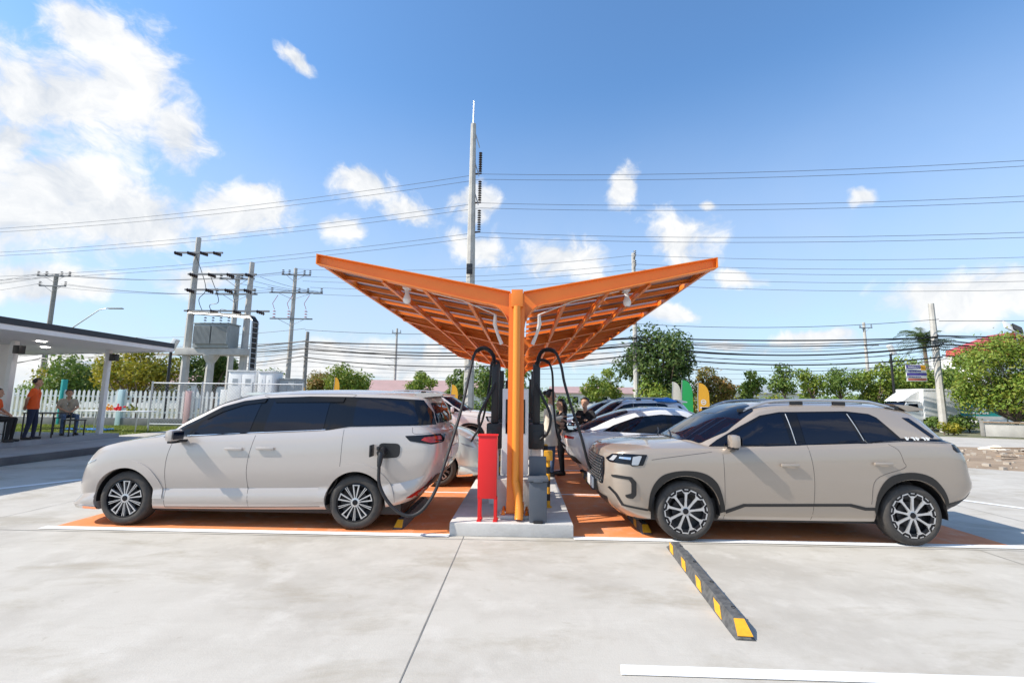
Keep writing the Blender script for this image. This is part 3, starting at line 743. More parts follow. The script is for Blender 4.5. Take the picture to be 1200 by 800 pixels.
def mirror(k, x, z, m, sides=(-1, 1), sc=1.0):
    for s in sides:
        h, n, d = ray(k['bvh'], 'side', x, z - .03, s); y = h.y
        b = MB(); b.box((x, y + s * .165, z), (.115 * sc, .20, .16 * sc), .045 * sc, rot=Matrix.Rotation(s * .12, 4, 'Z')); mo = k['put']('side_mirror', b.bm, m)
        b = MB(); b.box((x + .02, y + s * .05, z - .075), (.10, .2, .035), .012); b.box((x - .01, y + s * .15, z - .085), (.09 * sc, .14, .03), .012); k['put']('mirror_stalk', b.bm, M['black'], mo)
        b = MB(); b.b2((x + .058 * sc, y + s * .08, z - .05 * sc), (x + .066 * sc, y + s * .26, z + .05 * sc), .003); k['put']('mirror_glass', b.bm, M['glass'], mo)
def handle(k, x, z, m, ln=.2, sides=(-1, 1)):
    for s in sides:
        h, n, d = ray(k['bvh'], 'side', x, z, s)
        b = MB(); b.box((x, h.y + s * .026, z + .004), (ln, .03, .036), .013); b.box((x - ln * .36, h.y + s * .004, z), (.035, .03, .028), .006); b.box((x + ln * .36, h.y + s * .004, z), (.035, .03, .028), .006)
        hd = k['put']('door_handle', b.bm, m)

VAN = dict(L=4.93, hw=.93, axles=(.70, 3.76), arch=.395, R=.342, rr=.245, wheel='van', hoodp=2.4,
    zb=[(-.22, .2), (.1, .19), (.35, .19), (1.0, .21), (3.4, .245), (4.1, .28), (4.45, .36), (4.7, .48), (4.93, .55)],
    zs=[(-.22, .64), (-.05, .76), (.1, .885), (.22, .955), (.4, 1.025), (.6, 1.07), (.8, 1.10), (1.1, 1.135), (1.46, 1.16), (2.4, 1.2), (3.3, 1.25), (3.56, 1.285), (4.5, 1.31), (4.93, 1.29)],
    zc=[(-.22, .68), (-.05, .80), (.1, .92), (.25, 1.01), (.43, 1.085), (.66, 1.14), (1.04, 1.2), (1.5, 1.25), (4.93, 1.34)],
    xf=[(0, -.10), (.05, -.21), (.13, -.20), (.24, -.13), (.5, -.12), (.75, -.10), (.92, -.06), (1, -.01)],
    xr=[(0, 4.6), (.15, 4.76), (.3, 4.86), (.55, 4.91), (.8, 4.9), (.93, 4.86), (1, 4.80)],
    W=[(0, .92), (.06, .97), (.16, .985), (.29, .950), (.38, .98), (.52, 1), (.72, .994), (.9, .968), (1, .935)], af=.52, nf=3.3, ar=.36, nr=3.4,
    zt=[(.98, 1.12), (1.04, 1.20), (1.33, 1.40), (1.57, 1.54), (1.82, 1.65), (2.13, 1.73), (2.47, 1.77), (2.9, 1.795), (3.5, 1.805), (4.1, 1.79), (4.45, 1.77), (4.58, 1.74), (4.66, 1.66), (4.76, 1.5), (4.82, 1.3), (4.84, 1.2)],
    ze=[(.98, 1.04), (1.33, 1.32), (1.55, 1.44), (1.82, 1.58), (2.13, 1.66), (2.42, 1.705), (3.0, 1.735), (3.48, 1.74), (4.1, 1.73), (4.44, 1.705), (4.58, 1.66), (4.68, 1.55), (4.78, 1.35), (4.84, 1.15)],
    we=[(.98, .80), (1.8, .74), (2.5, .70), (3.5, .69), (4.4, .67), (4.7, .63), (4.84, .58)])
def van_extra(k):
    D, seam, put = k['D'], k['seam'], k['put']
    band = [(1.12, 1.135), (1.34, 1.285), (1.56, 1.40), (1.82, 1.545), (2.1, 1.628), (2.42, 1.672), (3.0, 1.70), (3.5, 1.70), (4.1, 1.69), (4.56, 1.668), (4.70, 1.5), (4.745, 1.34), (3.62, 1.305), (3.32, 1.255), (2.4, 1.205), (1.45, 1.15)]
    wb = D('window_band', band, 'side', M['blackgloss'], rnd=.012)
    for b_ in wb: pass
    D('side_window', [(1.52, 1.17), (1.60, 1.33), (1.86, 1.50), (2.12, 1.588), (2.36, 1.628), (2.27, 1.205)], 'side', M['glass'], off=.008, rnd=.03)
    D('side_window', [(2.46, 1.217), (2.52, 1.637), (3.3, 1.652), (3.27, 1.262)], 'side', M['glass'], off=.008, rnd=.03)
    D('side_window', [(3.66, 1.32), (3.66, 1.66), (4.42, 1.645), (4.56, 1.35)], 'side', M['glass'], off=.008, rnd=.05)
    D('weather_shield', [(1.62, 1.395), (1.84, 1.53), (2.1, 1.62), (2.42, 1.66), (2.4, 1.61), (2.12, 1.57), (1.86, 1.478), (1.66, 1.37)], 'side', M['shield'], off=.018, rnd=.01, th=.02)
    D('weather_shield', [(2.54, 1.665), (3.5, 1.69), (3.48, 1.625), (2.54, 1.61)], 'side', M['shield'], off=.018, rnd=.01, th=.02)
    D('windshield', [(1.06, 0), (1.10, -.38), (1.27, -.66), (1.6, -.70), (2.0, -.66), (2.06, 0), (2.0, .66), (1.6, .70), (1.27, .66), (1.10, .38)], 'top', M['glass'], off=.006, rnd=.04)
    D('rear_window', [(-.66, 1.36), (-.60, 1.63), (.60, 1.63), (.66, 1.36)], 'rear', M['glass'], rnd=.05)
    # belt-line chrome strip
    seam([(1.45, 1.158), (2.4, 1.213), (3.3, 1.262)], M['chrome'], 'belt_trim', .006, lift=.005)
    seam([(1.25, .25), (1.235, .66), (1.235, .86), (1.27, 1.05), (1.31, 1.12)]); seam([(2.36, .27), (2.32, .78), (2.38, 1.2)]); seam([(3.42, .45), (3.54, .72), (3.56, 1.27)])
    seam([(2.44, 1.67), (2.44, 1.715), (3.55, 1.735), (3.57, 1.68)]); seam([(1.25, .245), (2.3, .26), (3.3, .285)], r=.005)
    handle(k, 2.13, 1.0, k['paint'], .24); handle(k, 2.55, 1.012, k['paint'], .24)
    mirror(k, 1.40, 1.175, k['paint'], sc=.95)
    # shallow crease over the wheels
    for x in (.70, 3.76):
        ring = [(x + .52 * cos(a), .342 + .50 * sin(a)) for a in [.02 + (pi - .04) * i / 24 for i in range(25)]] + [(x + .398 * cos(a), .342 + .398 * sin(a)) for a in [pi - .02 - (pi - .04) * i / 24 for i in range(25)]]
        if x < 1: ring = [p for p in ring if p[0] > .26]
        D('fender_flare', ring, 'side', k['paint'], rnd=0, off=.009, th=.012, cell=.05)
    D('tail_lamp', [(4.38, 1.20), (4.78, 1.225), (4.86, 1.215), (4.86, 1.115), (4.74, 1.095), (4.45, 1.135)], 'side', M['blackgloss'], rnd=.02, off=.006)
    D('tail_lamp_red', [(4.64, 1.185), (4.82, 1.20), (4.84, 1.15), (4.74, 1.155), (4.84, 1.125), (4.72, 1.115), (4.60, 1.15)], 'side', M['redlamp'], rnd=.01, off=.012)  # red pattern of the lamp cover
    D('bumper_reflector', [(4.42, .41), (4.72, .60), (4.84, .61), (4.8, .52), (4.6, .42)], 'side', M['redlamp'], rnd=.015, off=.006)
    D('number_plate', [(-.26, .86), (-.26, 1.02), (.26, 1.02), (.26, .86)], 'rear', M['white'], rnd=.01, off=.012)
    D('lower_bumper', [(-.8, .52), (-.7, .68), (.7, .68), (.8, .52)], 'rear', M['black'], rnd=.04, off=.008)
    D('head_lamp', [(.02, .74), (.10, .79), (.28, .845), (.26, .82), (.10, .755)], 'side', M['lamp'], rnd=.008, off=.004)
    D('front_grille', [(-.6, .3), (-.66, .55), (.66, .55), (.6, .3)], 'front', M['black'], rnd=.04)
    # lip along the front bumper
    D('bumper_lip', [(.02, .215), (.04, .26), (.34, .235), (.34, .205)], 'side', M['chrome'], rnd=.008, off=.012)
    # roof-end spoiler
    b = MB(); b.prism([(4.40, 1.752), (4.60, 1.775), (4.80, 1.757), (4.815, 1.742), (4.78, 1.728), (4.5, 1.70)], -.60, .60, 'Y'); put('spoiler', b.bm, k['paint'])
    b = MB(); b.tube([(4.83, -.3, 1.36), (4.75, .1, 1.42), (4.74, .3, 1.46)], .009, 6); put('rear_wiper', b.bm, M['black'])
    seam([(4.47, 1.31), (4.5, 1.23), (4.72, 1.24)], r=.003)
VAN['extra'] = van_extra

SUV = dict(L=4.78, hw=.94, axles=(1.16, 3.89), arch=.425, R=.355, rr=.268, wheel='suv', hoodp=3.2,
    zb=[(0, .36), (.2, .29), (.4, .25), (.8, .24), (1.5, .25), (3.4, .26), (4.1, .31), (4.4, .42), (4.66, .5)],
    zs=[(.1, .965), (.25, 1.02), (.45, 1.065), (.8, 1.105), (1.4, 1.115), (1.55, 1.115), (2.15, 1.15), (3.4, 1.205), (3.85, 1.24), (4.3, 1.235), (4.66, 1.19)],
    zc=[(.12, 1.0), (.26, 1.075), (.5, 1.13), (.8, 1.17), (1.3, 1.2), (1.6, 1.21), (4.66, 1.25)],
    xf=[(0, .38), (.15, .22), (.3, .17), (.6, .145), (.9, .165), (1, .19)],
    xr=[(0, 4.58), (.15, 4.72), (.3, 4.78), (.45, 4.75), (.8, 4.70), (1, 4.62)],
    W=[(0, .87), (.1, .935), (.3, .97), (.5, .99), (.75, 1), (.94, .978), (1, .945)], af=.46, nf=3.0, ar=.34, nr=3.8,
    zt=[(1.12, 1.10), (1.3, 1.225), (1.6, 1.41), (1.9, 1.57), (2.15, 1.655), (2.4, 1.695), (2.8, 1.715), (3.4, 1.71), (3.9, 1.695), (4.12, 1.67), (4.27, 1.61), (4.43, 1.42), (4.57, 1.24), (4.63, 1.1)],
    ze=[(1.12, 1.0), (1.36, 1.07), (1.51, 1.17), (1.9, 1.41), (2.25, 1.58), (2.6, 1.625), (3.2, 1.64), (3.6, 1.635), (4.0, 1.585), (4.2, 1.53), (4.45, 1.34), (4.62, 1.05)],
    we=[(1.12, .82), (2.2, .71), (3.4, .69), (4.2, .66), (4.63, .62)])
def suv_extra(k):
    D, seam, put = k['D'], k['seam'], k['put']
    band = [(1.50, 1.135), (1.62, 1.215), (1.92, 1.38), (2.2, 1.525), (2.45, 1.572), (3.3, 1.592), (3.58, 1.562), (3.66, 1.52), (3.86, 1.27), (4.55, 1.262), (4.55, 1.215), (3.87, 1.237), (3.42, 1.205), (2.15, 1.15)]
    D('window_band', band, 'side', M['blackgloss'], rnd=.008)
    D('side_window', [(1.66, 1.165), (1.98, 1.37), (2.24, 1.505), (2.46, 1.55), (2.50, 1.172)], 'side', M['glass'], off=.008, rnd=.025)
    D('side_window', [(2.68, 1.182), (2.66, 1.555), (3.26, 1.568), (3.36, 1.215)], 'side', M['glass'], off=.008, rnd=.025)
    D('side_window', [(3.43, 1.222), (3.33, 1.565), (3.56, 1.548), (3.63, 1.508), (3.81, 1.262), (3.78, 1.248)], 'side', M['glass'], off=.008, rnd=.02)
    seam([(2.56, 1.18), (2.52, 1.55)], M['steel'], 'pillar_trim', .0055, lift=.009); seam([(3.405, 1.22), (3.30, 1.56)], M['steel'], 'pillar_trim', .0055, lift=.009)
    D('quarter_window', [(4.0, 1.52), (4.10, 1.515), (4.31, 1.30), (4.26, 1.27)], 'side', M['glass'], rnd=.015)
    for i, x in enumerate((3.92, 3.985, 4.05, 4.115, 4.18)):
        D('pillar_badge', [(x, 1.272), (x - .012, 1.284), (x + .035, 1.284), (x + .05, 1.25), (x + .03, 1.247), (x + .02, 1.268)] if i % 2 else [(x, 1.248), (x - .015, 1.284), (x + .012, 1.284), (x + .02, 1.265), (x + .04, 1.282), (x + .02, 1.247)], 'side', M['white'], rnd=0, off=.011, th=.004)
    D('windshield', [(1.20, 0), (1.24, -.45), (1.42, -.73), (1.75, -.755), (2.16, -.665), (2.24, -.3), (2.25, 0), (2.24, .3), (2.16, .665), (1.75, .755), (1.42, .73), (1.24, .45)], 'top', M['glass'], off=.006, rnd=.04)
    D('rear_window', [(-.58, 1.27), (-.52, 1.55), (.52, 1.55), (.58, 1.27)], 'rear', M['glass'], rnd=.05)
    D('sunroof', [(2.45, -.5), (2.45, .5), (3.7, .5), (3.7, -.5)], 'top', M['blackgloss'], rnd=.05)
    b = MB()
    for (y, r) in ((-.3, -.25), (.28, -.25)): b.tube([(1.18, y, 1.205), (1.28, y + .3, 1.235), (1.34, y + .55, 1.27)], .009, 6)
    put('wiper', b.bm, M['black'])
    seam([(1.64, .26), (1.63, 1.1)]); seam([(2.70, .27), (2.72, .78), (2.68, 1.17)]); seam([(3.40, .48), (3.46, .78), (3.80, .92), (3.80, 1.0), (3.76, 1.13), (3.66, 1.2)])
    seam([(.75, .97), (.95, 1.0), (1.5, 1.075)], r=.003)
    handle(k, 2.42, .93, k['paint'], .22); handle(k, 3.54, .965, k['paint'], .22)
    mirror(k, 1.74, 1.215, k['paint'])
    # roof rails
    for s in (-1, 1):
        pts = []
        for i in range(20):
            u = i / 19; x = 2.05 + 1.95 * u; h, n, d = ray(k['bvh'], 'top', x, s * .60); pts.append((x, s * .60, h.z + .012 + .045 * min(1, min(u, 1 - u) * 6)))
        b = MB(); b.tube(pts, .02, 8); rl = put('roof_rail', b.bm, M['steel'])
        for x in (2.06, 2.75, 3.3, 3.98):
            b = MB(); h, n, d = ray(k['bvh'], 'top', x, s * .60); b.box((x, s * .60, h.z + .018), (.16, .035, .045), .008); put('rail_foot', b.bm, M['black'], rl)
    # black cladding: arches, sill line, bumpers
    def sm(pts): return [(v.x, v.y) for v in spline([(p[0], p[1], 0) for p in pts], 5)]
    def arch(x, out, lo, hi):
        R_ = .424; inner = []
        for i in range(25):
            a = -.05 + (pi + .10) * i / 24; inner.append((x + R_ * cos(a), .362 + R_ * sin(a)))
        return out + inner
    D('wheel_arch_trim', arch(1.16, sm([(.70, .36), (.725, .56), (.79, .70), (.91, .80), (1.14, .845), (1.38, .82), (1.53, .72), (1.60, .56), (1.645, .36)]), 0, 0), 'side', M['clad'], rnd=0, off=.007, th=.02, cell=.05)
    D('wheel_arch_trim', arch(3.89, sm([(3.44, .41), (3.475, .60), (3.56, .75), (3.69, .835), (3.92, .868), (4.13, .81), (4.27, .66), (4.335, .50), (4.335, .42)]), 0, 0), 'side', M['clad'], rnd=0, off=.007, th=.02, cell=.05)
    D('sill_trim', [(1.65, .335), (1.88, .425), (3.13, .45), (3.32, .405), (3.46, .405), (3.46, .44), (3.34, .44), (3.16, .482), (1.86, .458), (1.65, .38)], 'side', M['black'], rnd=.006, off=.006, th=.015)
    D('bumper_trim', [(4.33, .44), (4.60, .50), (4.72, .62), (4.76, .74), (4.68, .66), (4.56, .56), (4.34, .50)], 'side', M['black'], rnd=.01, off=.007, th=.02)
    D('bumper_trim', [(.27, .765), (.33, .775), (.50, .76), (.555, .70), (.555, .54), (.515, .495), (.44, .505), (.42, .535), (.495, .56), (.495, .68), (.465, .728), (.28, .742)], 'side', M['black'], rnd=.012, off=.008, th=.02)
    D('bumper_trim', [(.24, .60), (.31, .53), (.39, .40), (.70, .35), (.70, .372), (.41, .42), (.335, .545), (.26, .62)], 'side', M['black'], rnd=.008, off=.006, th=.015)
    hl = D('head_lamp', [(.23, .955), (.30, 1.02), (.42, 1.035), (.70, 1.03), (.64, .90), (.50, .89), (.48, .91), (.26, .92)], 'side', M['blackgloss'], rnd=.012, off=.006)
    for s, h in zip((-1, 1), hl):
        D('lamp_lens', [(.26, .945), (.31, 1.005), (.35, 1.005), (.30, .94)], 'side', M['lamp'], h, rnd=.008, off=.011, sides=(s,))
        D('lamp_lens', [(.50, .905), (.52, 1.0), (.60, 1.015), (.63, 1.012), (.58, .905)], 'side', M['lamp'], h, rnd=.01, off=.011, sides=(s,))
        D('lamp_lens', [(.36, .975), (.37, .995), (.50, .995), (.49, .965)], 'side', M['chrome'], h, rnd=.006, off=.011, sides=(s,))
    D('tail_lamp', [(4.42, 1.15), (4.43, 1.205), (4.58, 1.20), (4.68, 1.15), (4.68, 1.12), (4.46, 1.115)], 'side', M['blackgloss'], rnd=.012, off=.006)
    D('tail_lamp', [(-.7, 1.10), (-.7, 1.16), (.7, 1.16), (.7, 1.10)], 'rear', M['redlamp'], rnd=.02, off=.006)
    # grille with bright texture, plate, lower intake
    g = D('front_grille', [(-.62, .62), (-.68, .80), (-.63, .965), (.63, .965), (.68, .80), (.62, .62)], 'front', M['blackgloss'], rnd=.05)[0]
    for r_ in range(5):
        for c_ in range(13):
            y = -.58 + c_ * .0967 + (.048 if r_ % 2 else 0); z = .665 + r_ * .062
            if y > .62: continue
            D('grille_stud', [(y - .034, z), (y, z + .026), (y + .034, z), (y, z - .026)], 'front', M['chrome'], g, rnd=0, off=.012, th=.01, cell=.1) if False else None
    b = MB()
    for r_ in range(9):
        for c_ in range(22):
            y = -.56 + c_ * .0575 + (.029 if r_ % 2 else 0); z = .655 + r_ * .036
            if y > .58: continue
            h, n, d = ray(k['bvh'], 'front', y, z); b.box((h.x - .008, y, z), (.016, .040, .024), .004)
    put('grille_studs', b.bm, M['darkchrome'], g)
    h, n, d = ray(k['bvh'], 'front', 0, .56); b = MB(); b.b2((h.x - .05, -.27, .50), (h.x - .03, .27, .64), .004); put('number_plate', b.bm, M['white'])
    b = MB(); b.b2((h.x - .03, -.3, .48), (h.x + .03, .3, .66), .01); put('plate_bracket', b.bm, M['black'])
    D('lower_intake', [(-.55, .33), (-.66, .47), (.66, .47), (.55, .33)], 'front', M['black'], rnd=.03)
    b = MB(); b.prism([(4.02, 1.69), (4.24, 1.672), (4.40, 1.635), (4.40, 1.612), (4.2, 1.60)], -.58, .58, 'Y'); put('spoiler', b.bm, k['paint'])
SUV['extra'] = suv_extra

COUPE = dict(L=4.75, hw=.95, axles=(.95, 3.83), arch=.40, R=.36, rr=.262, wheel='plain', hoodp=2.6,
    zb=[(0, .3), (.3, .22), (1, .2), (3.6, .22), (4.3, .30), (4.75, .42)],
    zs=[(0, .68), (.3, .80), (1, .94), (1.5, 1.0), (3, 1.03), (4.2, 1.07), (4.55, 1.05), (4.75, 1.02)],
    zc=[(0, .72), (.3, .86), (1, 1.0), (1.5, 1.05), (3, 1.1), (4.4, 1.1), (4.75, 1.06)],
    xf=[(0, .15), (.3, .02), (.6, .0), (1, .08)], xr=[(0, 4.42), (.3, 4.62), (.7, 4.73), (.9, 4.75), (1, 4.72)],
    W=[(0, .88), (.12, .95), (.4, .985), (.6, 1), (.9, .97), (1, .93)], af=.7, nf=2.6, ar=.55, nr=2.6,
    zt=[(1.1, .98), (1.6, 1.26), (2.0, 1.46), (2.4, 1.57), (2.8, 1.585), (3.3, 1.53), (3.9, 1.35), (4.3, 1.18), (4.55, 1.06)],
    ze=[(1.1, .9), (1.6, 1.1), (2, 1.34), (2.4, 1.47), (2.8, 1.485), (3.3, 1.42), (3.9, 1.22), (4.2, 1.10), (4.55, .98)],
    we=[(1.1, .8), (2.2, .68), (3.2, .66), (4.55, .62)])
def coupe_extra(k):
    D, seam, put = k['D'], k['seam'], k['put']
    D('window_band', [(1.62, 1.05), (2.05, 1.30), (2.4, 1.41), (2.8, 1.43), (3.3, 1.37), (3.75, 1.21), (3.98, 1.09), (3.0, 1.06)], 'side', M['blackgloss'], rnd=.02)
    D('side_window', [(1.78, 1.07), (2.1, 1.28), (2.4, 1.385), (2.62, 1.40), (2.62, 1.075)], 'side', M['glass'], off=.008, rnd=.03)
    D('side_window', [(2.72, 1.08), (2.72, 1.405), (3.0, 1.39), (3.3, 1.335), (3.45, 1.28), (3.45, 1.09)], 'side', M['glass'], off=.008, rnd=.03)
    D('windshield', [(1.2, 0), (1.3, -.5), (1.5, -.68), (2.2, -.6), (2.28, 0), (2.2, .6), (1.5, .68), (1.3, .5)], 'top', M['glass'], rnd=.03)
    D('rear_window', [(3.4, 0), (3.42, -.54), (4.1, -.6), (4.42, -.58), (4.45, 0), (4.42, .58), (4.1, .6), (3.42, .54)], 'top', M['glass'], rnd=.04)
    b = MB(); b.prism([(4.42, 1.10), (4.76, 1.11), (4.78, 1.095), (4.5, 1.07)], -.66, .66, 'Y'); put('spoiler', b.bm, M['blackgloss'])
    D('tail_lamp', [(-.8, .93), (-.8, .98), (.8, .98), (.8, .93)], 'rear', M['redlamp'], rnd=.02)
    D('number_plate', [(-.26, .68), (-.26, .82), (.26, .82), (.26, .68)], 'rear', M['white'], rnd=.01, off=.01)
    D('lower_bumper', [(-.75, .44), (-.68, .58), (.68, .58), (.75, .44)], 'rear', M['black'], rnd=.04)
    D('head_lamp', [(.18, .68), (.3, .74), (.6, .80), (.5, .73)], 'side', M['blackgloss'], rnd=.01)
    seam([(1.4, .3), (1.38, 1.0)]); seam([(2.66, .28), (2.66, 1.06)]); seam([(3.3, .5), (3.5, .8), (3.7, 1.06)])
    handle(k, 2.45, .92, k['paint']); handle(k, 3.4, .95, k['paint']); mirror(k, 1.75, 1.10, k['paint'])
COUPE['extra'] = coupe_extra

van = make_car('minivan', 'champagne beige minivan with its rear charge flap open, nearest car on the left', 'car', VAN, (-5.94 + 4.93 / 2, 6.02 + .93, .008), 0, M['champagne'], 'cars charging at the island')
suv = make_car('suv', 'sand beige suv with black wheel arches, nearest car on the right', 'car', SUV, (.84 + 4.78 / 2, 5.82 + .94, .008), 0, M['sand'], 'cars charging at the island')
make_car('coupe', 'white fastback car with its sloping tail to the island, right behind the sand beige suv', 'car', COUPE, (.80 + 4.75 / 2, 9.05 + .95, .008), pi, M['carwhite'], 'cars charging at the island')
ts = dict(SUV); make_car('suv', 'silver suv with black windows and roof rails behind the white fastback car', 'car', ts, (1.05 + 2.0, 13.2 + .94, .008), 0, M['silver'], 'cars charging at the island').scale = (.86, 1, 1.03)
make_car('minivan', 'white car with a mint tint facing the island, just behind the beige minivan', 'car', VAN, (-.95 - 4.93 / 2, 9.0 + .93, .008), pi, M['mint'], 'cars charging at the island')
c3 = make_car('suv', 'tall white suv facing the island, third in the left hand row', 'car', ts, (-.5 - 4.78 / 2, 14.4 + .94, .008), pi, M['carwhite'], 'cars charging at the island'); c3.scale = (1, 1, 1.12)
c4 = make_car('suv', 'dark suv mostly hidden behind the silver suv', 'car', ts, (.95 + 4.66 / 2, 16.9 + .94, .008), 0, M['darkcar'], 'cars charging at the island')

# open charge flap, socket and plug on the minivan
o = van.location; yb = 6.02
fx = 3.94
b = MB(); b.prism(round_poly([(-5.89 + fx + .06, .915), (-5.89 + fx + .06, 1.115), (-5.89 + fx + .34, 1.11), (-5.89 + fx + .34, .935)], .06), yb - .004, yb + .03, 'Y')
sk = b.obj('charge_socket', M['black'], van)
b = MB(); b.b2((-5.89 + fx - .015, yb - .15, .95), (-5.89 + fx + .008, yb - .012, 1.10), .008); b.obj('charge_flap', M['black'], van)
b = MB(); b.tube([(-5.89 + fx + .13, yb - .0, 1.02), (-5.89 + fx + .13, yb - .14, 1.0)], .05, 14); b.tube([(-5.89 + fx + .13, yb - .10, 1.02), (-5.89 + fx + .13, yb - .15, .92), (-5.89 + fx + .125, yb - .16, .84)], [.04, .036, .026], 12)
b.box((-5.89 + fx + .10, yb - .13, 1.06), (.04, .06, .05), .012); b.obj('charge_plug', M['black'], sk)
xm = -5.89 + fx + .125
hose('charging_hose', [(-.46, 7.0, 2.2), (-.47, 6.95, 2.34), (-.53, 6.85, 2.43), (-.62, 6.72, 2.45), (-.72, 6.6, 2.36), (-.77, 6.5, 2.12), (-.86, 6.3, 1.55), (-1.02, 6.0, .85), (-1.12, 5.9, .52), (-1.27, 5.82, .31), (-1.45, 5.8, .27), (-1.66, 5.82, .40), (-1.8, 5.84, .62), (xm, 5.86, .85)],
     'black hose hanging from the left arch into the flap of the beige minivan', (4, 46))
hose('charging_hose', [(.21, 7.0, 2.2), (.22, 6.97, 2.34), (.28, 6.95, 2.44), (.38, 6.92, 2.46), (.48, 6.88, 2.40), (.555, 6.84, 2.2), (.60, 6.8, 1.95), (.70, 6.78, 1.6), (.83, 6.76, 1.2), (.92, 6.76, .85), (.97, 6.77, .72)],
     'black hose hanging from the right arch to the nose of the sand beige suv', (4, 46))
hose('charging_hose', [(-.46, 8.7, 2.2), (-.5, 8.68, 2.4), (-.62, 8.7, 2.38), (-.66, 8.75, 2.0), (-.80, 8.95, 1.3), (-.98, 9.0, .95), (-1.05, 9.3, .85)], 'thin black hose from the second charger to the nose of the mint white car', (4, 30))
hose('charging_hose', [(.21, 8.7, 2.2), (.25, 8.70, 2.42), (.42, 8.75, 2.44), (.54, 8.85, 2.25), (.58, 8.97, 1.6), (.66, 9.0, 1.0), (.82, 9.2, .8)], 'black hose arching from the second charger beside the woman in the white coat', (4, 30))
hose('charging_hose', [(-.44, 6.88, 1.95), (-.52, 6.84, 1.75), (-.66, 6.8, 1.45), (-.62, 6.8, 1.22), (-.5, 6.85, 1.12)], 'short black hose looped to the left dispenser above the red box')
hose('charging_hose', [(.19, 6.88, 1.95), (.27, 6.84, 1.75), (.39, 6.8, 1.48), (.36, 6.8, 1.24), (.25, 6.85, 1.12)], 'short black hose looped to the right dispenser beside the white coat')

# striped guard posts
def bollard(x, y, r, h, label, cap=False):
    t = thing('bollard', label, 'bollard', (x, y, .16), 0, 'yellow and black posts on the island')
    b = MB(); n = int(h / .09)
    for i in range(n):
        b.mat(i % 2); z0 = .161 + h * i / n; z1 = .161 + h * (i + 1) / n
        b.tube([(x, y, z0), (x, y, z1)], r, 14, cap=False)
    b.mat(0); b.lathe([(r, 0), (r * .8, .02), (0, .025)], 14, 'Z', (x, y, .161 + h)); b.obj('post', [M['yellow'], M['black']], t)
    b = MB(); b.lathe([(0, .012), (r * 1.9, .012), (r * 1.9, 0)], 14, 'Z', (x, y, .161)); b.obj('foot_plate', M['yellow'], t)
    if cap:
        b = MB(); b.b2((x - .06, y - .05, .161 + h - .1), (x + .06, y + .05, .161 + h + .04), .012); b.obj('top_block', M['yellow'], t)
bollard(.23, 7.75, .05, 1.02, 'tall thick yellow and black post right of the charger')
bollard(.36, 7.6, .04, .80, 'shorter yellow and black post between the tall one and the woman in white')
bollard(.365, 6.85, .028, .76, 'thin yellow post with a square yellow block on top behind the dark bin', True)
bollard(-.42, 7.6, .05, 1.0, 'yellow and black post left of the column behind the red box')

def wheel_stop(x, y, L, rz, label, h=.10, w=.15, group='rubber wheel stops'):
    """black rubber wheel stop with yellow slanted reflectors; long axis along local y"""
    t = thing('wheel_stop', label, 'wheel stop', (x, y, 0), rz, group)
    b = MB(); prof = [(-w / 2, 0), (-w * .33, h * .8), (-w * .26, h), (w * .26, h), (w * .33, h * .8), (w / 2, 0)]
    n = 12; rings = []
    for i in range(n + 1):
        v = -L / 2 + L * i / n
        if i == 0: rings.append([b.bm.verts.new((px * .96, v, pz if pz == 0 else .012)) for px, pz in prof]); v += .14
        k = 1
        if i == n: 
            rings.append([b.bm.verts.new((px, v - .14, pz)) for px, pz in prof]); rings.append([b.bm.verts.new((px * .96, v, pz if pz == 0 else .012)) for px, pz in prof]); break
        rings.append([b.bm.verts.new((px, v, pz)) for px, pz in prof])
    for a, c in zip(rings[:-1], rings[1:]):
        for j in range(len(prof) - 1): b.bm.faces.new((a[j], a[j + 1], c[j + 1], c[j]))
    b.bm.faces.new(rings[0]); b.bm.faces.new(rings[-1][::-1])
    body = b.obj('rubber_block', mat('rubber_block', (.06, .061, .063), .75, var=(.12, .12, .118), vscale=18, bump=.25, bscale=60), t, local=True, smooth=25)
    k = max(2, round(L / .52))
    for i in range(k):
        v = -L / 2 + .33 + (L - .62) * i / (k - 1) if k > 1 else 0
        b = MB(); sx = -w * .31; hh = h * .86
        # slanted chevron wraps from the flank to the top
        P = [(-w * .478, v - .05, h * .10), (-w * .338, v + .05, h * .78), (-w * .338, v + .20, h * .78), (-w * .478, v + .10, h * .10)]
        Q = [(-w * .25, v + .06, h + .002), (w * .1, v + .12, h + .002), (w * .1, v + .22, h + .002), (-w * .25, v + .18, h + .002)]
        for A in (P,):
            lo = [b.bm.verts.new(p) for p in A]; hi = [b.bm.verts.new((p[0] - .003, p[1], p[2] + .003)) for p in A]
            b.bm.faces.new(lo[::-1]); b.bm.faces.new(hi)
            for q in range(4): b.bm.faces.new((lo[q], lo[(q + 1) % 4], hi[(q + 1) % 4], hi[q]))
        b.obj('reflector', M['yellow'], t, local=True, smooth=0)
    # sloping yellow end
    b = MB(); v0 = -L / 2 + .012; v1 = -L / 2 + .125
    A = [(-w * .36, v0, .022), (w * .36, v0, .022), (w * .25, v1, h * .93), (-w * .25, v1, h * .93)]
    lo = [b.bm.verts.new(p) for p in A]; hi = [b.bm.verts.new((p[0], p[1] - .004, p[2] + .005)) for p in A]
    b.bm.faces.new(lo[::-1]); b.bm.faces.new(hi)
    for q in range(4): b.bm.faces.new((lo[q], lo[(q + 1) % 4], hi[(q + 1) % 4], hi[q]))
    b.obj('end_reflector', M['yellow'], t, local=True, smooth=0)
    for i in range(4):
        b = MB(); v = -L / 2 + .3 + (L - .6) * i / 3; b.lathe([(.018, h + .001), (.014, h - .008), (0, h - .01)], 12, 'Z', (w * .17, v, .004)); b.obj('bolt_hole', M['blackgloss'], t, local=True)
    return t
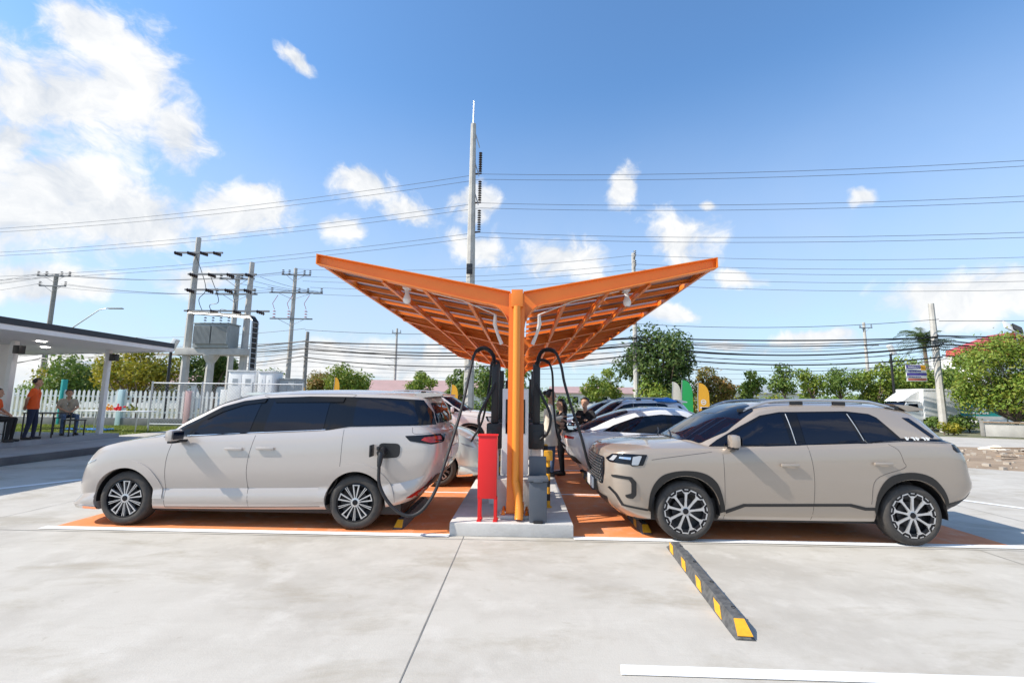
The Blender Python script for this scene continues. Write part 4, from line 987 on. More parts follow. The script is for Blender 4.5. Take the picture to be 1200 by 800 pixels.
wheel_stop(1.69, 4.62, 2.12, radians(-4.1), 'long black rubber wheel stop with yellow patches lying on the open concrete')
wheel_stop(-1.63, 7.0, 1.7, 0, 'black and yellow wheel stop behind the rear wheels of the beige minivan')
wheel_stop(1.60, 7.0, 1.7, 0, 'black and yellow wheel stop in front of the front wheels of the sand beige suv')
wheel_stop(1.40, 9.9, 1.7, 0, 'black and yellow wheel stop at the white fastback car')

# ================================================================== PAVILION ON THE LEFT
pv = thing('pavilion', 'white open pavilion with a flat dark edged roof on a raised grey floor', 'pavilion', (-16, 13, 0))
b = MB(); b.b2((-30, 2, .0), (-12.25, 16.2, .22)); b.obj('step', M['platform'], pv)
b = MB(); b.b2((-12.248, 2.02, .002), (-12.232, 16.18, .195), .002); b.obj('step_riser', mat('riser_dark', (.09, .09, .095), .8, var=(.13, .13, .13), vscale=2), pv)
b = MB(); b.prism([(-30, 2.0), (-14.2, 2.0), (-14.2, 15.9), (-30, 15.9)], .221, .36, 'Z'); b.obj('floor_slab', M['platform'], pv)
b = MB(); b.prism([(-30, 1.5), (-12.42, 1.5), (-12.34, 15.6), (-20.5, 17.6), (-30, 17.9)], 3.24, 3.30, 'Z'); rf = b.obj('roof', M['cream'], pv)
b = MB()
P = [(-12.42, 1.5), (-12.34, 15.6), (-20.5, 17.6), (-30, 17.9)]
for (p, q) in zip(P[:-1], P[1:]):
    d = (Vector(q) - Vector(p)).normalized(); nrm = Vector((d.y, -d.x)); 
    for (z0, z1, o, mi) in ((3.205, 3.335, .012, 0), (3.336, 3.50, .03, 1)):
        b.mat(mi); b.prism([tuple(Vector(p) + nrm * o), tuple(Vector(q) + nrm * o), tuple(Vector(q) - nrm * .06), tuple(Vector(p) - nrm * .06)], z0, z1, 'Z')
b.obj('fascia', [M['white'], mat('fascia_dark', (.02, .024, .034), .4)], rf)
b = MB(); b.prism([(-30, 1.6), (-12.5, 1.6), (-12.45, 15.5), (-30, 17.7)], 3.302, 3.38, 'Z'); b.obj('roof_sheet', M['grey'], rf)
for (x, y) in ((-14.55, 15.5), (-15.15, 13.05), (-14.7, 8.2)):
    b = MB(); b.b2((x - .07, y - .07, .36), (x + .07, y + .07, 3.238), .006); b.obj('post', M['white'], pv)
b = MB(); b.b2((-17.6, 13.9, .36), (-16.2, 14.1, 3.238), .01); b.obj('wall_panel', M['cream'], pv)
for i, (x, y) in enumerate([(-14.6, 10.4), (-14.3, 13.0), (-16.2, 12.2), (-15.9, 14.6), (-17.6, 11.2)]):
    b = MB(); b.lathe([(0, 0), (.10, 0), (.11, .01), (.11, .02)], 20, 'Z', (x, y, 3.222)); b.obj('downlight', M['lightdisc'], pv)
for i, (x, y, w) in enumerate([(-14.27, 15.42, 'the far corner post'), (-14.88, 12.95, 'the nearer post')]):
    t = thing('speaker', 'small black speaker box high on %s of the pavilion' % w, 'speaker', (x, y, 2.9), 0, 'speakers on the pavilion posts')
    b = MB(); b.box((x, y, 2.98), (.20, .18, .24), .012); b.obj('speaker_box', M['black'], t)
    b = MB(); b.box((x - .12, y + .06, 2.96), (.06, .05, .08), .004); b.obj('bracket', M['steel'], t)

def stool(x, y, h, w, label, table=False):
    t = thing('bar_table' if table else 'stool', label, 'table' if table else 'stool', (x, y, .36), 0, None if table else 'dark stools on the pavilion floor')
    b = MB(); b.box((x, y, .36 + h), (w, w * .6 if table else w, .035), .008); b.obj('tabletop' if table else 'seat', M['black'], t)
    for sx in (-1, 1):
        for sy in (-1, 1):
            b = MB(); dx, dy = w / 2 - .03, (w * .6 if table else w) / 2 - .03
            b.b2((x + sx * dx - .014, y + sy * dy - .014, .361), (x + sx * dx + .014, y + sy * dy + .014, .36 + h - .018)); b.obj('leg', M['black'], t)
    b = MB()
    for s in (-1, 1): b.b2((x - w / 2 + .045, y + s * ((w * .6 if table else w) / 2 - .03) - .01, .36 + h * .35), (x + w / 2 - .045, y + s * ((w * .6 if table else w) / 2 - .03) + .01, .36 + h * .35 + .02))
    b.obj('foot_rail', M['black'], t)
stool(-14.95, 14.1, .74, 1.0, 'dark metal table behind the standing man in orange', True)
stool(-15.35, 15.05, .56, .42, 'dark stool under the seated man in the beige shirt')
stool(-14.66, 12.34, .56, .42, 'dark stool under the man in orange cut off by the left edge')
stool(-14.7, 14.75, .50, .40, 'empty dark stool between the standing man and the seated man in beige')

# ================================================================== PEOPLE
def person(label, loc, face, pose, H=1.72, top='orange_cloth', legs='navy', shoe='shoe', sleeves='short', hair='short', coat=None, female=False, lean=0.0, bag=None):
    """one continuous body grown from tapered limbs by a voxel remesh; x forward, y left"""
    k = H / 1.75; root = thing('person', label, 'person', loc, face)
    caps = []                                           # (a, b, ra, rb, tag)  tags: 0 skin 1 top 2 legs 3 shoe
    def c(a, b_, ra, rb, tg): caps.append((Vector(a) * k, Vector(b_) * k, ra * k, rb * k, tg))
    sw = .175 if not female else .150; hw_ = .085
    sit = pose.get('sit'); hz = (pose['seat'] + .09) / k if sit else .92
    px = -.02; tw = lean
    sh_z = hz + .51; shx = px + tw
    chest = (px + tw * .75, 0, hz + .36); pel = (px, 0, hz + .02)
    c(pel, (px + tw * .35, 0, hz + .18), .135 if not female else .13, .118 if not female else .10, 1)
    for s in (-1, 1):
        c((px, s * .06, hz + .02), (px + tw * .8, s * (sw - .055), hz + .40), .10, .105 if not female else .09, 1)
        c((px + tw * .9, s * .05, hz + .46), (shx, s * (sw - .01), sh_z - .02), .075, .062, 1)
    c((px, .04, hz + .0), (px, -.04, hz), .125, .125, 2)
    neck0, neck1 = (shx, 0, sh_z - .01), (shx + .018, 0, sh_z + .10); c(neck0, neck1, .055, .050, 0)
    hx, hzz = shx + .03, sh_z + .195; ht = pose.get('turn', 0); cx, sx_ = cos(ht), sin(ht)
    def hd(x, y, z): return (hx + x * cx - y * sx_, x * sx_ + y * cx, hzz + z)
    c(hd(-.012, 0, .025), hd(.0, 0, .03), .094, .094, 0); c(hd(.022, 0, -.035), hd(.036, 0, -.075), .072, .048, 0)
    c(hd(.094, 0, .005), hd(.112, 0, -.022), .010, .015, 0)
    for s in (-1, 1): c(hd(-.005, s * .090, .015), hd(-.008, s * .094, -.02), .018, .012, 0)
    c(hd(.088, .014, -.062), hd(.088, -.014, -.062), .010, .010, 0)
    for s in (-1, 1):
        if sit:
            kn = (pose.get('knx', .43), s * pose.get('kny', .14), pose['seat'] / k + .06); ft = (pose.get('ftx', .40), s * pose.get('kny', .14) * 1.05, .08)
        else:
            st = pose.get('stride', .03) * s; kn = (px + .02 + st * .6, s * .095, .49); ft = (px - .02 + st, s * .11, .085)
        h0 = (px, s * hw_, hz - .01)
        c(h0, kn, .098, .063, 2); c(kn, ft, .062, .043, 2 if legs != 'skin' else 0)
        c((ft[0] - .03, ft[1], .045), (ft[0] + .15, ft[1] + s * .02, .035), .045, .034, 3)
        sh = (shx, s * (sw + .015), sh_z - .035); el, wr = pose['arms'][0 if s > 0 else 1]; el = Vector(el); wr = Vector(wr)
        el.z += hz; wr.z += hz
        m = Vector(sh).lerp(el, .62)
        if sleeves == 'long': c(sh, el, .058, .048, 1); c(el, wr, .047, .037, 1)
        else: c(sh, m, .060, .054, 1); c(m, el, .043, .038, 0); c(el, wr, .038, .028, 0)
        d = (wr - el).normalized(); side = d.cross(Vector((0, 0, 1)));
        if side.length < .1: side = Vector((0, 1, 0))
        side.normalize(); nrm = side.cross(d)
        p0 = wr + d * .03; p1 = wr + d * .085; c(wr, p0, .028, .030, 0)
        for q, (o, ln) in enumerate(((-.028, .070), (-.0095, .082), (.0095, .078), (.028, .06))):
            c(p0 + side * o * .6, p1 + side * o, .016, .0125, 0); f1 = p1 + side * o + d * ln * .5 - nrm * .008; c(p1 + side * o, f1, .0115, .0105, 0); c(f1, f1 + d * ln * .4 - nrm * .022, .0105, .009, 0)
        th = p0 - side * .03; c(p0 - side * .015, th + d * .025 - nrm * .012, .015, .012, 0); c(th + d * .025 - nrm * .012, th + d * .06 - nrm * .02 + side * .006, .012, .010, 0)
    mb = MB()
    for a, b_, ra, rb, tg in caps:
        d = b_ - a; n = max(1, int(d.length / .02)); d = d if d.length > 1e-6 else Vector((0, 0, 1e-4))
        q = d.to_track_quat('Z', 'Y').to_matrix().to_4x4(); q.translation = a
        prof = [(max(1e-4, ra * sin(t)), -ra * cos(t)) for t in [i * pi / 12 for i in range(0, 7)]] + [(max(1e-4, rb * cos(t)), d.length + rb * sin(t)) for t in [i * pi / 12 for i in range(0, 7)]]
        v0 = len(mb.bm.verts); mb.lathe(prof, 14); mb.bm.verts.ensure_lookup_table()
        for v in mb.bm.verts[v0:]: v.co = q @ v.co
    bmesh.ops.remove_doubles(mb.bm, verts=mb.bm.verts, dist=.0006)
    o = mb.obj('tmp_body', M['skin'], smooth=0)
    r = o.modifiers.new('r', 'REMESH'); r.mode = 'VOXEL'; r.voxel_size = .0105
    sm = o.modifiers.new('s', 'SMOOTH'); sm.factor = .5; sm.iterations = 2
    me = bpy.data.meshes.new_from_object(o.evaluated_get(bpy.context.evaluated_depsgraph_get())); bpy.data.objects.remove(o)
    me.materials.clear(); body = link_mesh('body', me, [M['skin'], M[top], M[legs], M[shoe]], root)
    n = len(me.polygons); ctr = np.zeros(n * 3); me.polygons.foreach_get('center', ctr); ctr = ctr.reshape(-1, 3)
    best = np.full(n, 1e9); tg_ = np.zeros(n, int)
    for a, b_, ra, rb, tg in caps:
        a, b_ = np.array(a), np.array(b_); ab = b_ - a; t = np.clip(((ctr - a) @ ab) / max(1e-9, ab @ ab), 0, 1)
        d = np.linalg.norm(ctr - (a + t[:, None] * ab), axis=1) - (ra + (rb - ra) * t); u = d < best; best[u] = d[u]; tg_[u] = tg
    zz = ctr[:, 2] / k; hem = hz - .05
    tor = np.abs(ctr[:, 0] / k - px) < .19
    tg_[(tg_ == 1) & (zz < hem) & tor] = 2; tg_[(tg_ == 2) & (zz > hem + (.05 if sit else 0)) & (np.abs(ctr[:, 0] / k - px) < (.12 if sit else .19))] = 1
    me.polygons.foreach_set('material_index', tg_.astype(np.int32)); me.polygons.foreach_set('use_smooth', np.ones(n, bool)); me.update()
    # hair: a shell over the skull
    mb = MB(); cc = Vector(hd(-.02, 0, .045)) * k
    rr = bmesh.ops.create_icosphere(mb.bm, subdivisions=4, radius=1); fw = Vector((cx, sx_, 0))
    for v in rr['verts']:
        p = v.co.copy(); rr_ = .108 * k * (1 + .02 * sin(p.x * 23 + p.z * 17) * cos(p.y * 19)); v.co = cc + Vector((p.x * rr_, p.y * rr_, p.z * rr_ * 1.02))
    kill = []
    for v in mb.bm.verts:
        q = v.co - cc; f = q.dot(fw)
        if q.z < (.03 if f > .03 else -.055 if hair == 'short' else -.08) * k + max(0, f) * .35: kill.append(v)
    bmesh.ops.delete(mb.bm, geom=kill, context='VERTS')
    if hair == 'bun': mb.ball(cc - fw * .115 * k + Vector((0, 0, .02)), .05 * k)
    if hair == 'long':
        side = Vector((-fw.y, fw.x, 0))
        for j in range(-2, 3): mb.tube([cc - fw * .07 * k + side * j * .028 * k, cc - fw * .105 * k + side * j * .03 * k - Vector((0, 0, .12)), cc - fw * .11 * k + side * j * .026 * k - Vector((0, 0, .30))], [.035 * k, .034 * k, .012 * k], 10)
    mb.obj('hair', M['hair'], root, local=True, smooth=60)
    mb = MB()
    for s in (-1, 1): mb.ball(Vector(hd(.078, s * .033, .012)) * k, .011 * k, n=2); mb.tube([Vector(hd(.086, s * .018, .038)) * k, Vector(hd(.078, s * .05, .036)) * k], .005 * k, 6)
    mb.obj('eyes_and_brows', M['hair'], root, local=True)
    if coat:
        mb = MB(); prof = [(.20, hz - coat), (.19, hz - coat * .5), (.165, hz + .08), (.16, hz + .2), (.165, hz + .34), (.15, hz + .44)]
        mb.lathe([(r_ * k, z * k) for r_, z in prof], 26)
        for v in mb.bm.verts:
            z = v.co.z / k; w = tw * max(0, (z - hz)) / .5; a = atan2(v.co.y, v.co.x); ruf = 1 + .05 * sin(a * 5 + z * 3) * max(0, min(1, (hz + .25 - z) / .5))
            v.co.x = v.co.x * .80 * ruf + (px + w) * k; v.co.y *= 1.03 * ruf
        mb.obj('coat', M[top], root, local=True, smooth=60)
    return root
down = lambda s, fx=.03: ((-.02, s * .235, .24), (fx, s * .245, -.02))
FX = 0
person('standing man in an orange polo shirt and dark trousers, hands behind his back', (-14.50, 13.25, .36), radians(32),
       dict(arms=[((-.10, .25, .24), (-.17, .10, .05)), ((-.10, -.25, .24), (-.17, -.06, .05))], stride=.06, turn=.05), 1.78)
person('man in a beige shirt and jeans sitting on a stool, hands between knees', (-15.30, 15.0, .36), radians(-28),
       dict(sit=True, seat=.56, arms=[((.10, .26, .26), (.30, .07, .12)), ((.10, -.26, .26), (.30, -.05, .10))], kny=.17, turn=.0), 1.72, 'beige_cloth', 'denim', lean=.10)
person('man in an orange shirt sitting at the left edge of the picture, mostly cut off', (-14.62, 12.3, .36), radians(30),
       dict(sit=True, seat=.56, arms=[((.08, .26, .25), (.28, .12, .13)), ((.08, -.26, .25), (.28, -.10, .13))]), 1.7, 'orange_cloth', 'black_cloth', lean=.06)
person('woman in cream white coat and jeans standing on the island', (.56, 9.58, .16), radians(-8),
       dict(arms=[((.03, .21, .24), (.20, .13, .22)), ((.05, -.21, .24), (.22, -.08, .28))], stride=.05), 1.74, 'cream_cloth', 'denim', sleeves='long', hair='bun', coat=.30, female=True)
person('woman dressed in black standing just beyond the woman in the white coat', (.86, 10.75, .008), radians(200),
       dict(arms=[((.05, .21, .24), (.22, .06, .36)), ((.02, -.21, .24), (.12, -.20, .02))], stride=.04), 1.70, 'black_cloth', 'black_cloth', sleeves='short', hair='long', female=True)
person('person in black leaning with folded arms behind the white fastback car', (1.52, 11.12, .008), radians(-125),
       dict(arms=[((.14, .30, .30), (.24, -.02, .38)), ((.10, -.30, .30), (.26, .06, .32))], stride=.03), 1.74, 'black_cloth', 'black_cloth', sleeves='long', lean=.10)

# ================================================================== LEFT BACKGROUND: fence, transformer yard, poles
fn = thing('picket_fence', 'white picket fence with coloured posts along the lawn behind the pavilion', 'fence', (-22, 24.8, 0))
b = MB(); b.b2((-36, 24.9, -.02), (-17.3, 25.1, .42), .01); b.obj('low_wall', mat('low_wall_grey', (.16, .165, .17), .85, var=(.22, .22, .22), vscale=2), fn)
b = MB(); x = -36
while x < -12.2:
    z0 = .425 if x < -17.4 else .1
    b.prism([(x, z0), (x + .13, z0), (x + .13, 1.86), (x + .065, 1.95), (x, 1.86)], 24.97, 25.0, 'Y'); x += .27
b.obj('pickets', M['white'], fn, smooth=0)
b = MB(); b.b2((-36, 25.003, .70), (-12.2, 25.04, .79)); b.b2((-36, 25.003, 1.55), (-12.2, 25.04, 1.64)); b.obj('rails', M['white'], fn)
for (x, m, w, h) in ((-33, 'skyblue', .24, 2.05), (-29.5, 'pink', .24, 2.0), (-25.8, 'teal', .12, 2.5), (-22.4, 'skyblue', .26, 1.98), (-18.6, 'pink', .24, 1.95), (-16.6, 'white', .3, 2.05)):
    b = MB(); b.b2((x - w / 2, 24.85, .0), (x + w / 2, 25.12, h), .01); b.obj('post', M[m], fn)

mf = thing('mesh_fence', 'galvanised wire mesh fence round the transformer yard', 'fence', (-16, 22.6, 0))
x0, x1 = -19.0, -11.2; yF = 22.9
b = MB()
for z in (.25, 2.32): b.tube([(x0, yF, z), (x1, yF, z)], .03, 8)
b.obj('rails', M['steel'], mf)
for i in range(4):
    b = MB(); xx = x0 + (x1 - x0) * i / 3; b.tube([(xx, yF, 0), (xx, yF, 2.4)], .04, 10); b.obj('post', M['steel'], mf)
b = MB(); b.tube([(x0, yF, 2.32), (x0, 26, 2.32)], .03, 8); b.tube([(x0, 26, 0), (x0, 26, 2.4)], .04, 8); b.obj('side_frame', M['steel'], mf)
b = MB(); st = .16; n = int((x1 - x0 + 2.1) / st)
for i in range(n):
    a = x0 - 2.07 + i * st
    for s in (0, 1):
        p, q = [a, .25], [a + 2.07, 2.32]
        if p[0] < x0: p = [x0, .25 + (x0 - a)]
        if q[0] > x1: q = [x1, .25 + (x1 - a)]
        if p[1] >= 2.31 or q[1] <= .26: continue
        pz, qz = (p[1], q[1]) if s == 0 else (2.57 - p[1], 2.57 - q[1])
        b.tube([(p[0], yF, pz), (q[0], yF, qz)], .004, 3, cap=False)
b.obj('wire_mesh', M['steel'], mf)

for (xa, xb, y, h, m, lab) in ((-15.95, -14.45, 24.2, 3.02, 'white', 'tall white electric cabinet under the transformer, left one of the pair'), (-14.2, -13.35, 24.0, 2.98, 'white', 'tall white electric cabinet under the transformer, right one of the pair'), (-13.2, -12.3, 24.3, 2.62, 'grey', 'lower grey electric cabinet right of the two white ones')):
    t = thing('electric_cabinet', lab, 'cabinet', ((xa + xb) / 2, y, 0), 0, 'electric cabinets')
    b = MB(); b.b2((xa, y, .1), (xb, y + .9, h), .02); b.obj('housing', M[m], t)
    b = MB(); b.b2((xa - .03, y - .05, h + .001), (xb + .03, y + .95, h + .06), .01); b.obj('cap', M[m], t)
    b = MB(); b.b2((xa + .06, y - .025, .3), ((xa + xb) / 2 - .015, y - .001, h - .15), .008); b.b2(((xa + xb) / 2 + .015, y - .025, .3), (xb - .06, y - .001, h - .15), .008); dr = b.obj('doors', M[m], t)
    b = MB()
    for i in range(7): b.b2((xa + .25, y - .034, h - .75 + i * .055), ((xa + xb) / 2 - .2, y - .026, h - .725 + i * .055)); b.b2(((xa + xb) / 2 + .2, y - .034, h - .75 + i * .055), (xb - .25, y - .026, h - .725 + i * .055))
    b.b2(((xa + xb) / 2 + .04, y - .06, h * .5), ((xa + xb) / 2 + .08, y - .026, h * .5 + .2)); b.obj('vents_and_handle', M['grey'], dr)

def insul(b, p, h=.42, r=.10):
    for i in range(3): b.lathe([(.02, 0), (r, .01), (r * .9, .05), (.025, .08)], 10, 'Z', (p[0], p[1], p[2] + i * h / 3))
def pole(x, y, h, label, arms=(), r0=.2, r1=.11, m='pole', group='utility poles', steps=False):
    """square tapered concrete pole; arms: (height, half length left, half length right, yaw, insulator offsets, drop)"""
    t = thing('utility_pole', label, 'utility pole', (x, y, 0), 0, group)
    b = MB(); b.tube([(x, y, 0), (x, y, h * .5), (x, y, h)], [r0, (r0 + r1) / 2, r1], 8)
    b.obj('mast', M[m], t, smooth=20)
    for (z, l, r, yaw, ins) in arms:
        dx, dy = cos(yaw), sin(yaw); b = MB()
        b.box((x + dx * (r - l) / 2, y + dy * (r - l) / 2 - .16, z), (l + r, .08, .1), rz=yaw)
        b.tube([(x, y - .16, z - .55), (x + dx * l * -.6, y - dy * l * .6 - .16, z - .05)], .018, 5); b.tube([(x, y - .16, z - .55), (x + dx * r * .6, y + dy * r * .6 - .16, z - .05)], .018, 5)
        ca = b.obj('cross_arm', M['arm'], t)
        for o in ins:
            b = MB(); insul(b, (x + dx * o, y + dy * o - .16, z + .05)); b.obj('insulator', M['porcelain'], ca)
    return t
PY = lambda x: 34.2 - .115 * (x + 4)                 # the line of the distribution poles along the road
pole(-41.5, 38.2, 12.2, 'grey pole with two short cross arms rising behind the pavilion roof', [(12.0, 1.5, 1.4, .05, (-1.4, -.7, .6, 1.3)), (11.1, 1.2, 1.1, .05, (-1.15, 1.05))], .22, .15, 'pole_dark')
p5 = pole(-18.9, 36.0, 12.2, 'concrete pole with three cross arms and dark red fuses left of the canopy tip', [(11.6, 1.0, 1.3, .1, (-.9, -.4, .8, 1.25)), (10.1, 1.9, 2.4, .05, (-1.7, .5, 1.2, 2.3)), (7.95, 1.7, 1.7, .05, ())], .21, .14)
for x in (-20.3, -19.1, -17.7):
    b = MB(); insul(b, (x, 35.8, 8.05), .7, .12); b.tube([(x, 35.8, 8.7), (x - .2, 35.8, 9.2), (x + .2, 35.8, 9.9)], .02, 5); b.obj('fuse', M['insulator_red'], p5)
pole(-17.15, 35.2, 6.8, 'short brown telephone pole carrying the thick cable bundles', (), .17, .13, 'pole_dark')
pole(7.6, 31.2, 12.0, 'concrete pole rising through the big dark tree right of the canopy', [(11.6, .5, .5, 1.5, (-.4, .3)), (10.9, .5, .5, 1.5, (-.4, .3)), (10.0, .15, .4, 0, ())], .2, .13, 'pole')
pole(-19.4, 68, 12.2, 'thin distant pole between the small round trees', [(11.5, .7, .7, 0, (-.6, .6)), (7.6, 1.6, .8, 0, ()), (6.6, 1.8, .3, 0, ())], .24, .16)
pole(42.9, 58, 11.9, 'thin distant pole with a lamp arm above the right hand trees', [(11.2, .7, .9, 0, (-.6, .8)), (9.0, .3, 1.5, 0, ())], .22, .15)
pole(26.0, 29.3, 8.1, 'weathered concrete pole right of the hanging sign', [(5.6, .3, .6, 0, ())], .22, .15, 'pole')
pole(-19.5, 64, 3.5, 'short thin dark post right of the thin distant pole', (), .1, .08, 'pole_dark') if False else None
pole(29.2, 33, 5.6, 'shorter concrete pole behind the white truck, next to the weathered one', (), .16, .12, 'pole_dark')

# tall transmission pole with a lightning rod and three hanging insulator strings
t = thing('transmission_pole', 'very tall concrete transmission pole with a lightning rod rising above the canopy', 'utility pole', (-4.25, 34, 0))
b = MB(); b.tube([(-4.1, 34, 0), (-4.2, 34, 12), (-4.25, 34, 23.6)], [.40, .33, .21], 8); b.obj('mast', M['pole'], t, smooth=20)
b = MB(); b.tube([(-4.25, 34, 23.5), (-4.25, 34, 25.6)], .05, 6); b.obj('lightning_rod', M['steel'], t)
TZ = (19.3, 16.9, 14.5)
for z in TZ:
    b = MB(); b.tube([(-4.1, 34, z + 3.6), (-3.72, 34, z + 2.3)], .05, 6); br = b.obj('bracket', M['steel'], t)
    b = MB()
    for i in range(9): b.lathe([(.03, 0), (.15, .02), (.13, .07), (.03, .12)], 10, 'Z', (-3.62, 34, z + .25 + i * .19))
    b.tube([(-4.1, 34, z + .06), (-3.5, 34, z + .1)], .06, 6); b.obj('insulator_string', M['porcelain'], br)
b = MB(); b.b2((-4.45, 33.45, 11.1), (-4.0, 33.62, 11.9), .04); b.obj('junction_box', M['darkmetal'], t)

# transformer platform on two concrete legs
t = thing('transformer_platform', 'concrete beam platform on pole legs carrying the grey transformer', 'platform', (-19.2, 27.8, 0))
for x, y, h in ((-21.15, 27.8, 11.8), (-17.75, 28.2, 10.3)):
    b = MB(); b.tube([(x, y, 0), (x + .05, y, h)], [.26, .15], 8); b.obj('pole', M['pole'], t, smooth=20)
b = MB(); b.tube([(-19.6, 27.8, 0), (-19.55, 27.8, 4.1)], [.26, .22], 8); b.lathe([(.22, 3.7), (.46, 4.15), (.46, 4.2)], 10, 'Z', (-19.55, 27.8, 0)); b.obj('short_leg', M['pole'], t, smooth=20)
b = MB(); b.b2((-21.6, 27.4, 4.2), (-17.1, 28.2, 4.62), .03); b.obj('beam', M['pole'], t)
for z, l, r in ((10.7, 1.2, 1.9), (9.3, .2, 4.2), (8.3, .3, 4.2), (6.95, .2, 5.2)):
    b = MB(); b.b2((-21.1 - l, 27.42, z - .05), (-21.1 + r, 27.52, z + .05)); ca = b.obj('cross_arm', M['arm'], t)
    for j in range(4):
        b = MB(); xx = -21.1 - l + (l + r) * (.1 + .27 * j)
        b.tube([(xx - .28, 27.36, z - .02), (xx + .28, 27.36, z - .2)], .02, 5)
        for q in range(4): b.lathe([(.02, -.05), (.12, 0), (.02, .05)], 9, 'X', (xx - .2 + q * .13, 27.36, z - .05 - q * .04))
        b.obj('insulator', M['porcelain'], ca)
pole(-20.4, 31, 10.25, 'concrete pole standing behind the transformer, middle of the three', [(9.9, 1.2, 1.3, 0, (-1.1, -.3, .4, 1.2)), (8.8, 1.4, 1.6, 0, (-1.3, 0, 1.4))], .22, .15)
t = thing('transformer', 'grey transformer box with cooling fins on the concrete beam', 'transformer', (-19.2, 27.8, 4.62))
b = MB(); b.b2((-20.45, 27.3, 4.63), (-18.2, 28.3, 6.1), .03); b.obj('tank', M['grey'], t)
b = MB()
for i in range(14): b.b2((-20.3 + i * .075, 27.08, 4.85), (-20.27 + i * .075, 27.298, 5.95)); b.b2((-19.15 + i * .07, 27.08, 4.85), (-19.12 + i * .07, 27.298, 5.95))
b.obj('cooling_fins', M['grey'], t)
b = MB(); b.b2((-20.5, 27.25, 6.101), (-18.15, 28.35, 6.17), .01); tl = b.obj('cover', M['grey'], t)
for j in range(4):
    b = MB(); insul(b, (-20.0 + j * .5, 27.6, 6.17), .5, .08); b.obj('bushing', M['porcelain'], tl)
t = thing('cable_ladder', 'galvanised ladder of black cables running from the transformer down to the cabinets', 'cable ladder', (-16.2, 27, 0))
b = MB()
for o in (-.3, .3): b.tube([(-20.8, 27.3 + o * .5, 6.75), (-16.3, 26.4 + o, 6.35), (-15.95, 26.2 + o, 6.1), (-15.9, 26.2 + o, 2.9)], .035, 6)
for i in range(11): b.tube([(-15.9, 25.9, 3.0 + i * .3), (-15.9, 26.5, 3.0 + i * .3)], .02, 5)
b.obj('ladder_frame', M['steel'], t)
b = MB()
for i in range(6): b.tube([(-20.8, 27.2 + i * .05, 6.85), (-16.3, 26.15 + i * .1, 6.46), (-15.98, 25.95 + i * .1, 6.15), (-15.96, 25.95 + i * .1, 2.9)], .035, 6)
b.obj('cables', M['cable'], t)
for i, (a, c) in enumerate((((-20.9, 27.4, 10.6), (-20.1, 27.6, 6.7)), ((-19.8, 27.4, 9.2), (-19.5, 27.6, 6.7)), ((-18.3, 27.4, 8.2), (-19.0, 27.6, 6.7)))):
    b = MB(); A, C_ = Vector(a), Vector(c); b.tube(spline([A, A.lerp(C_, .4) + Vector((.5, 0, -.6)), A.lerp(C_, .75) + Vector((-.2, 0, 0)), C_], 6), .02, 5)
    tag(b.obj('jumper_wire', M['cable']), 'thin jumper wire looping from the cross arms down to the transformer', 'wire', 'jumper wires at the transformer')

def street_lamp(x, y, h, label, ang):
    t = thing('solar_lamp', label, 'street lamp', (x, y, 0), 0, 'solar lamp posts')
    b = MB(); b.tube([(x, y, 0), (x, y, h)], [.085, .075], 10); b.lathe([(.16, 0), (.16, .03), (.09, .05)], 10, 'Z', (x, y, 0)); b.obj('pole', M['black'], t)
    b = MB(); b.box((x + .12 * cos(ang), y, h + .28), (.22, .34, .75), .02, rot=Matrix.Rotation(ang, 4, 'Y')); hd = b.obj('lamp_head', M['white'], t)
    b = MB(); b.tube([(x, y, h - .1), (x + .05, y, h + .1)], .05, 8); b.obj('collar', M['steel'], hd)
street_lamp(-20.7, 26.0, 4.35, 'slim black solar lamp post by the mesh fence', .45)
street_lamp(26.1, 33, 5.25, 'slim black solar lamp post in front of the dense right hand tree', -.45)
t = thing('street_lamp', 'thin road lamp with a long bent arm behind the pavilion roof', 'street lamp', (-38.9, 38, 0))
b = MB(); b.tube([(-39.9, 38, 0), (-39.9, 38, 6.4), (-39.2, 38, 7.4), (-37.0, 38, 9.0), (-36.4, 38, 9.1)], [.09, .08, .05, .04, .04], 8); b.obj('arm_pole', M['steel'], t)
b = MB(); b.box((-35.6, 38, 9.12), (1.3, .3, .1), .04); b.obj('lamp_head', M['grey'], t)

# ------------------------------------------------------------------ wires
def wire(a, c, sag, r, label, group, m='wire', cat='wire', n=22):
    A, C_ = Vector(a), Vector(c); pts = []
    for i in range(n + 1):
        u = i / n; p = A.lerp(C_, u); p.z -= sag * 4 * u * (1 - u); pts.append(p)
    b = MB(); b.tube(pts, r, 5, cap=False); return tag(b.obj('power_line' if m == 'wire' else 'cable_bundle', M[m], smooth=60), label, cat, group)
for i, z in enumerate(TZ):
    nm = ('highest', 'middle', 'lowest')[i]
    for o in (0, .22):
        wire((-3.6, 34 + o * 2, z + .05 - o), (78, 21.5 + o, z + .05 - o), 2.0, .016, 'thin twin wire, %s level, running from the tall transmission pole to the right' % nm, 'transmission wires right of the pole, %s level' % nm)
        wire((-3.6, 34 + o * 2, z + .05 - o), (-90, 47 + o, z - .2 - o), 1.7, .016, 'thin twin wire, %s level, running from the tall transmission pole to the left' % nm, 'transmission wires left of the pole, %s level' % nm)
for i, (z, o) in enumerate(((11.75, -.3), (11.3, .3), (10.75, -.3), (10.35, .2), (9.75, 0))):
    wire((7.6, 31.2 + o, z), (55, 25.5 + o, z + .1), 1.0, .013, 'one of the five wires sweeping right from the pole beside the canopy', 'distribution wires on the right')
    wire((7.6, 31.2 + o, z), (-18.9 + i * .4, 36 + o, z + .3), .5, .013, 'one of the wires passing behind the canopy to the pole with the red fuses', 'distribution wires behind the canopy')
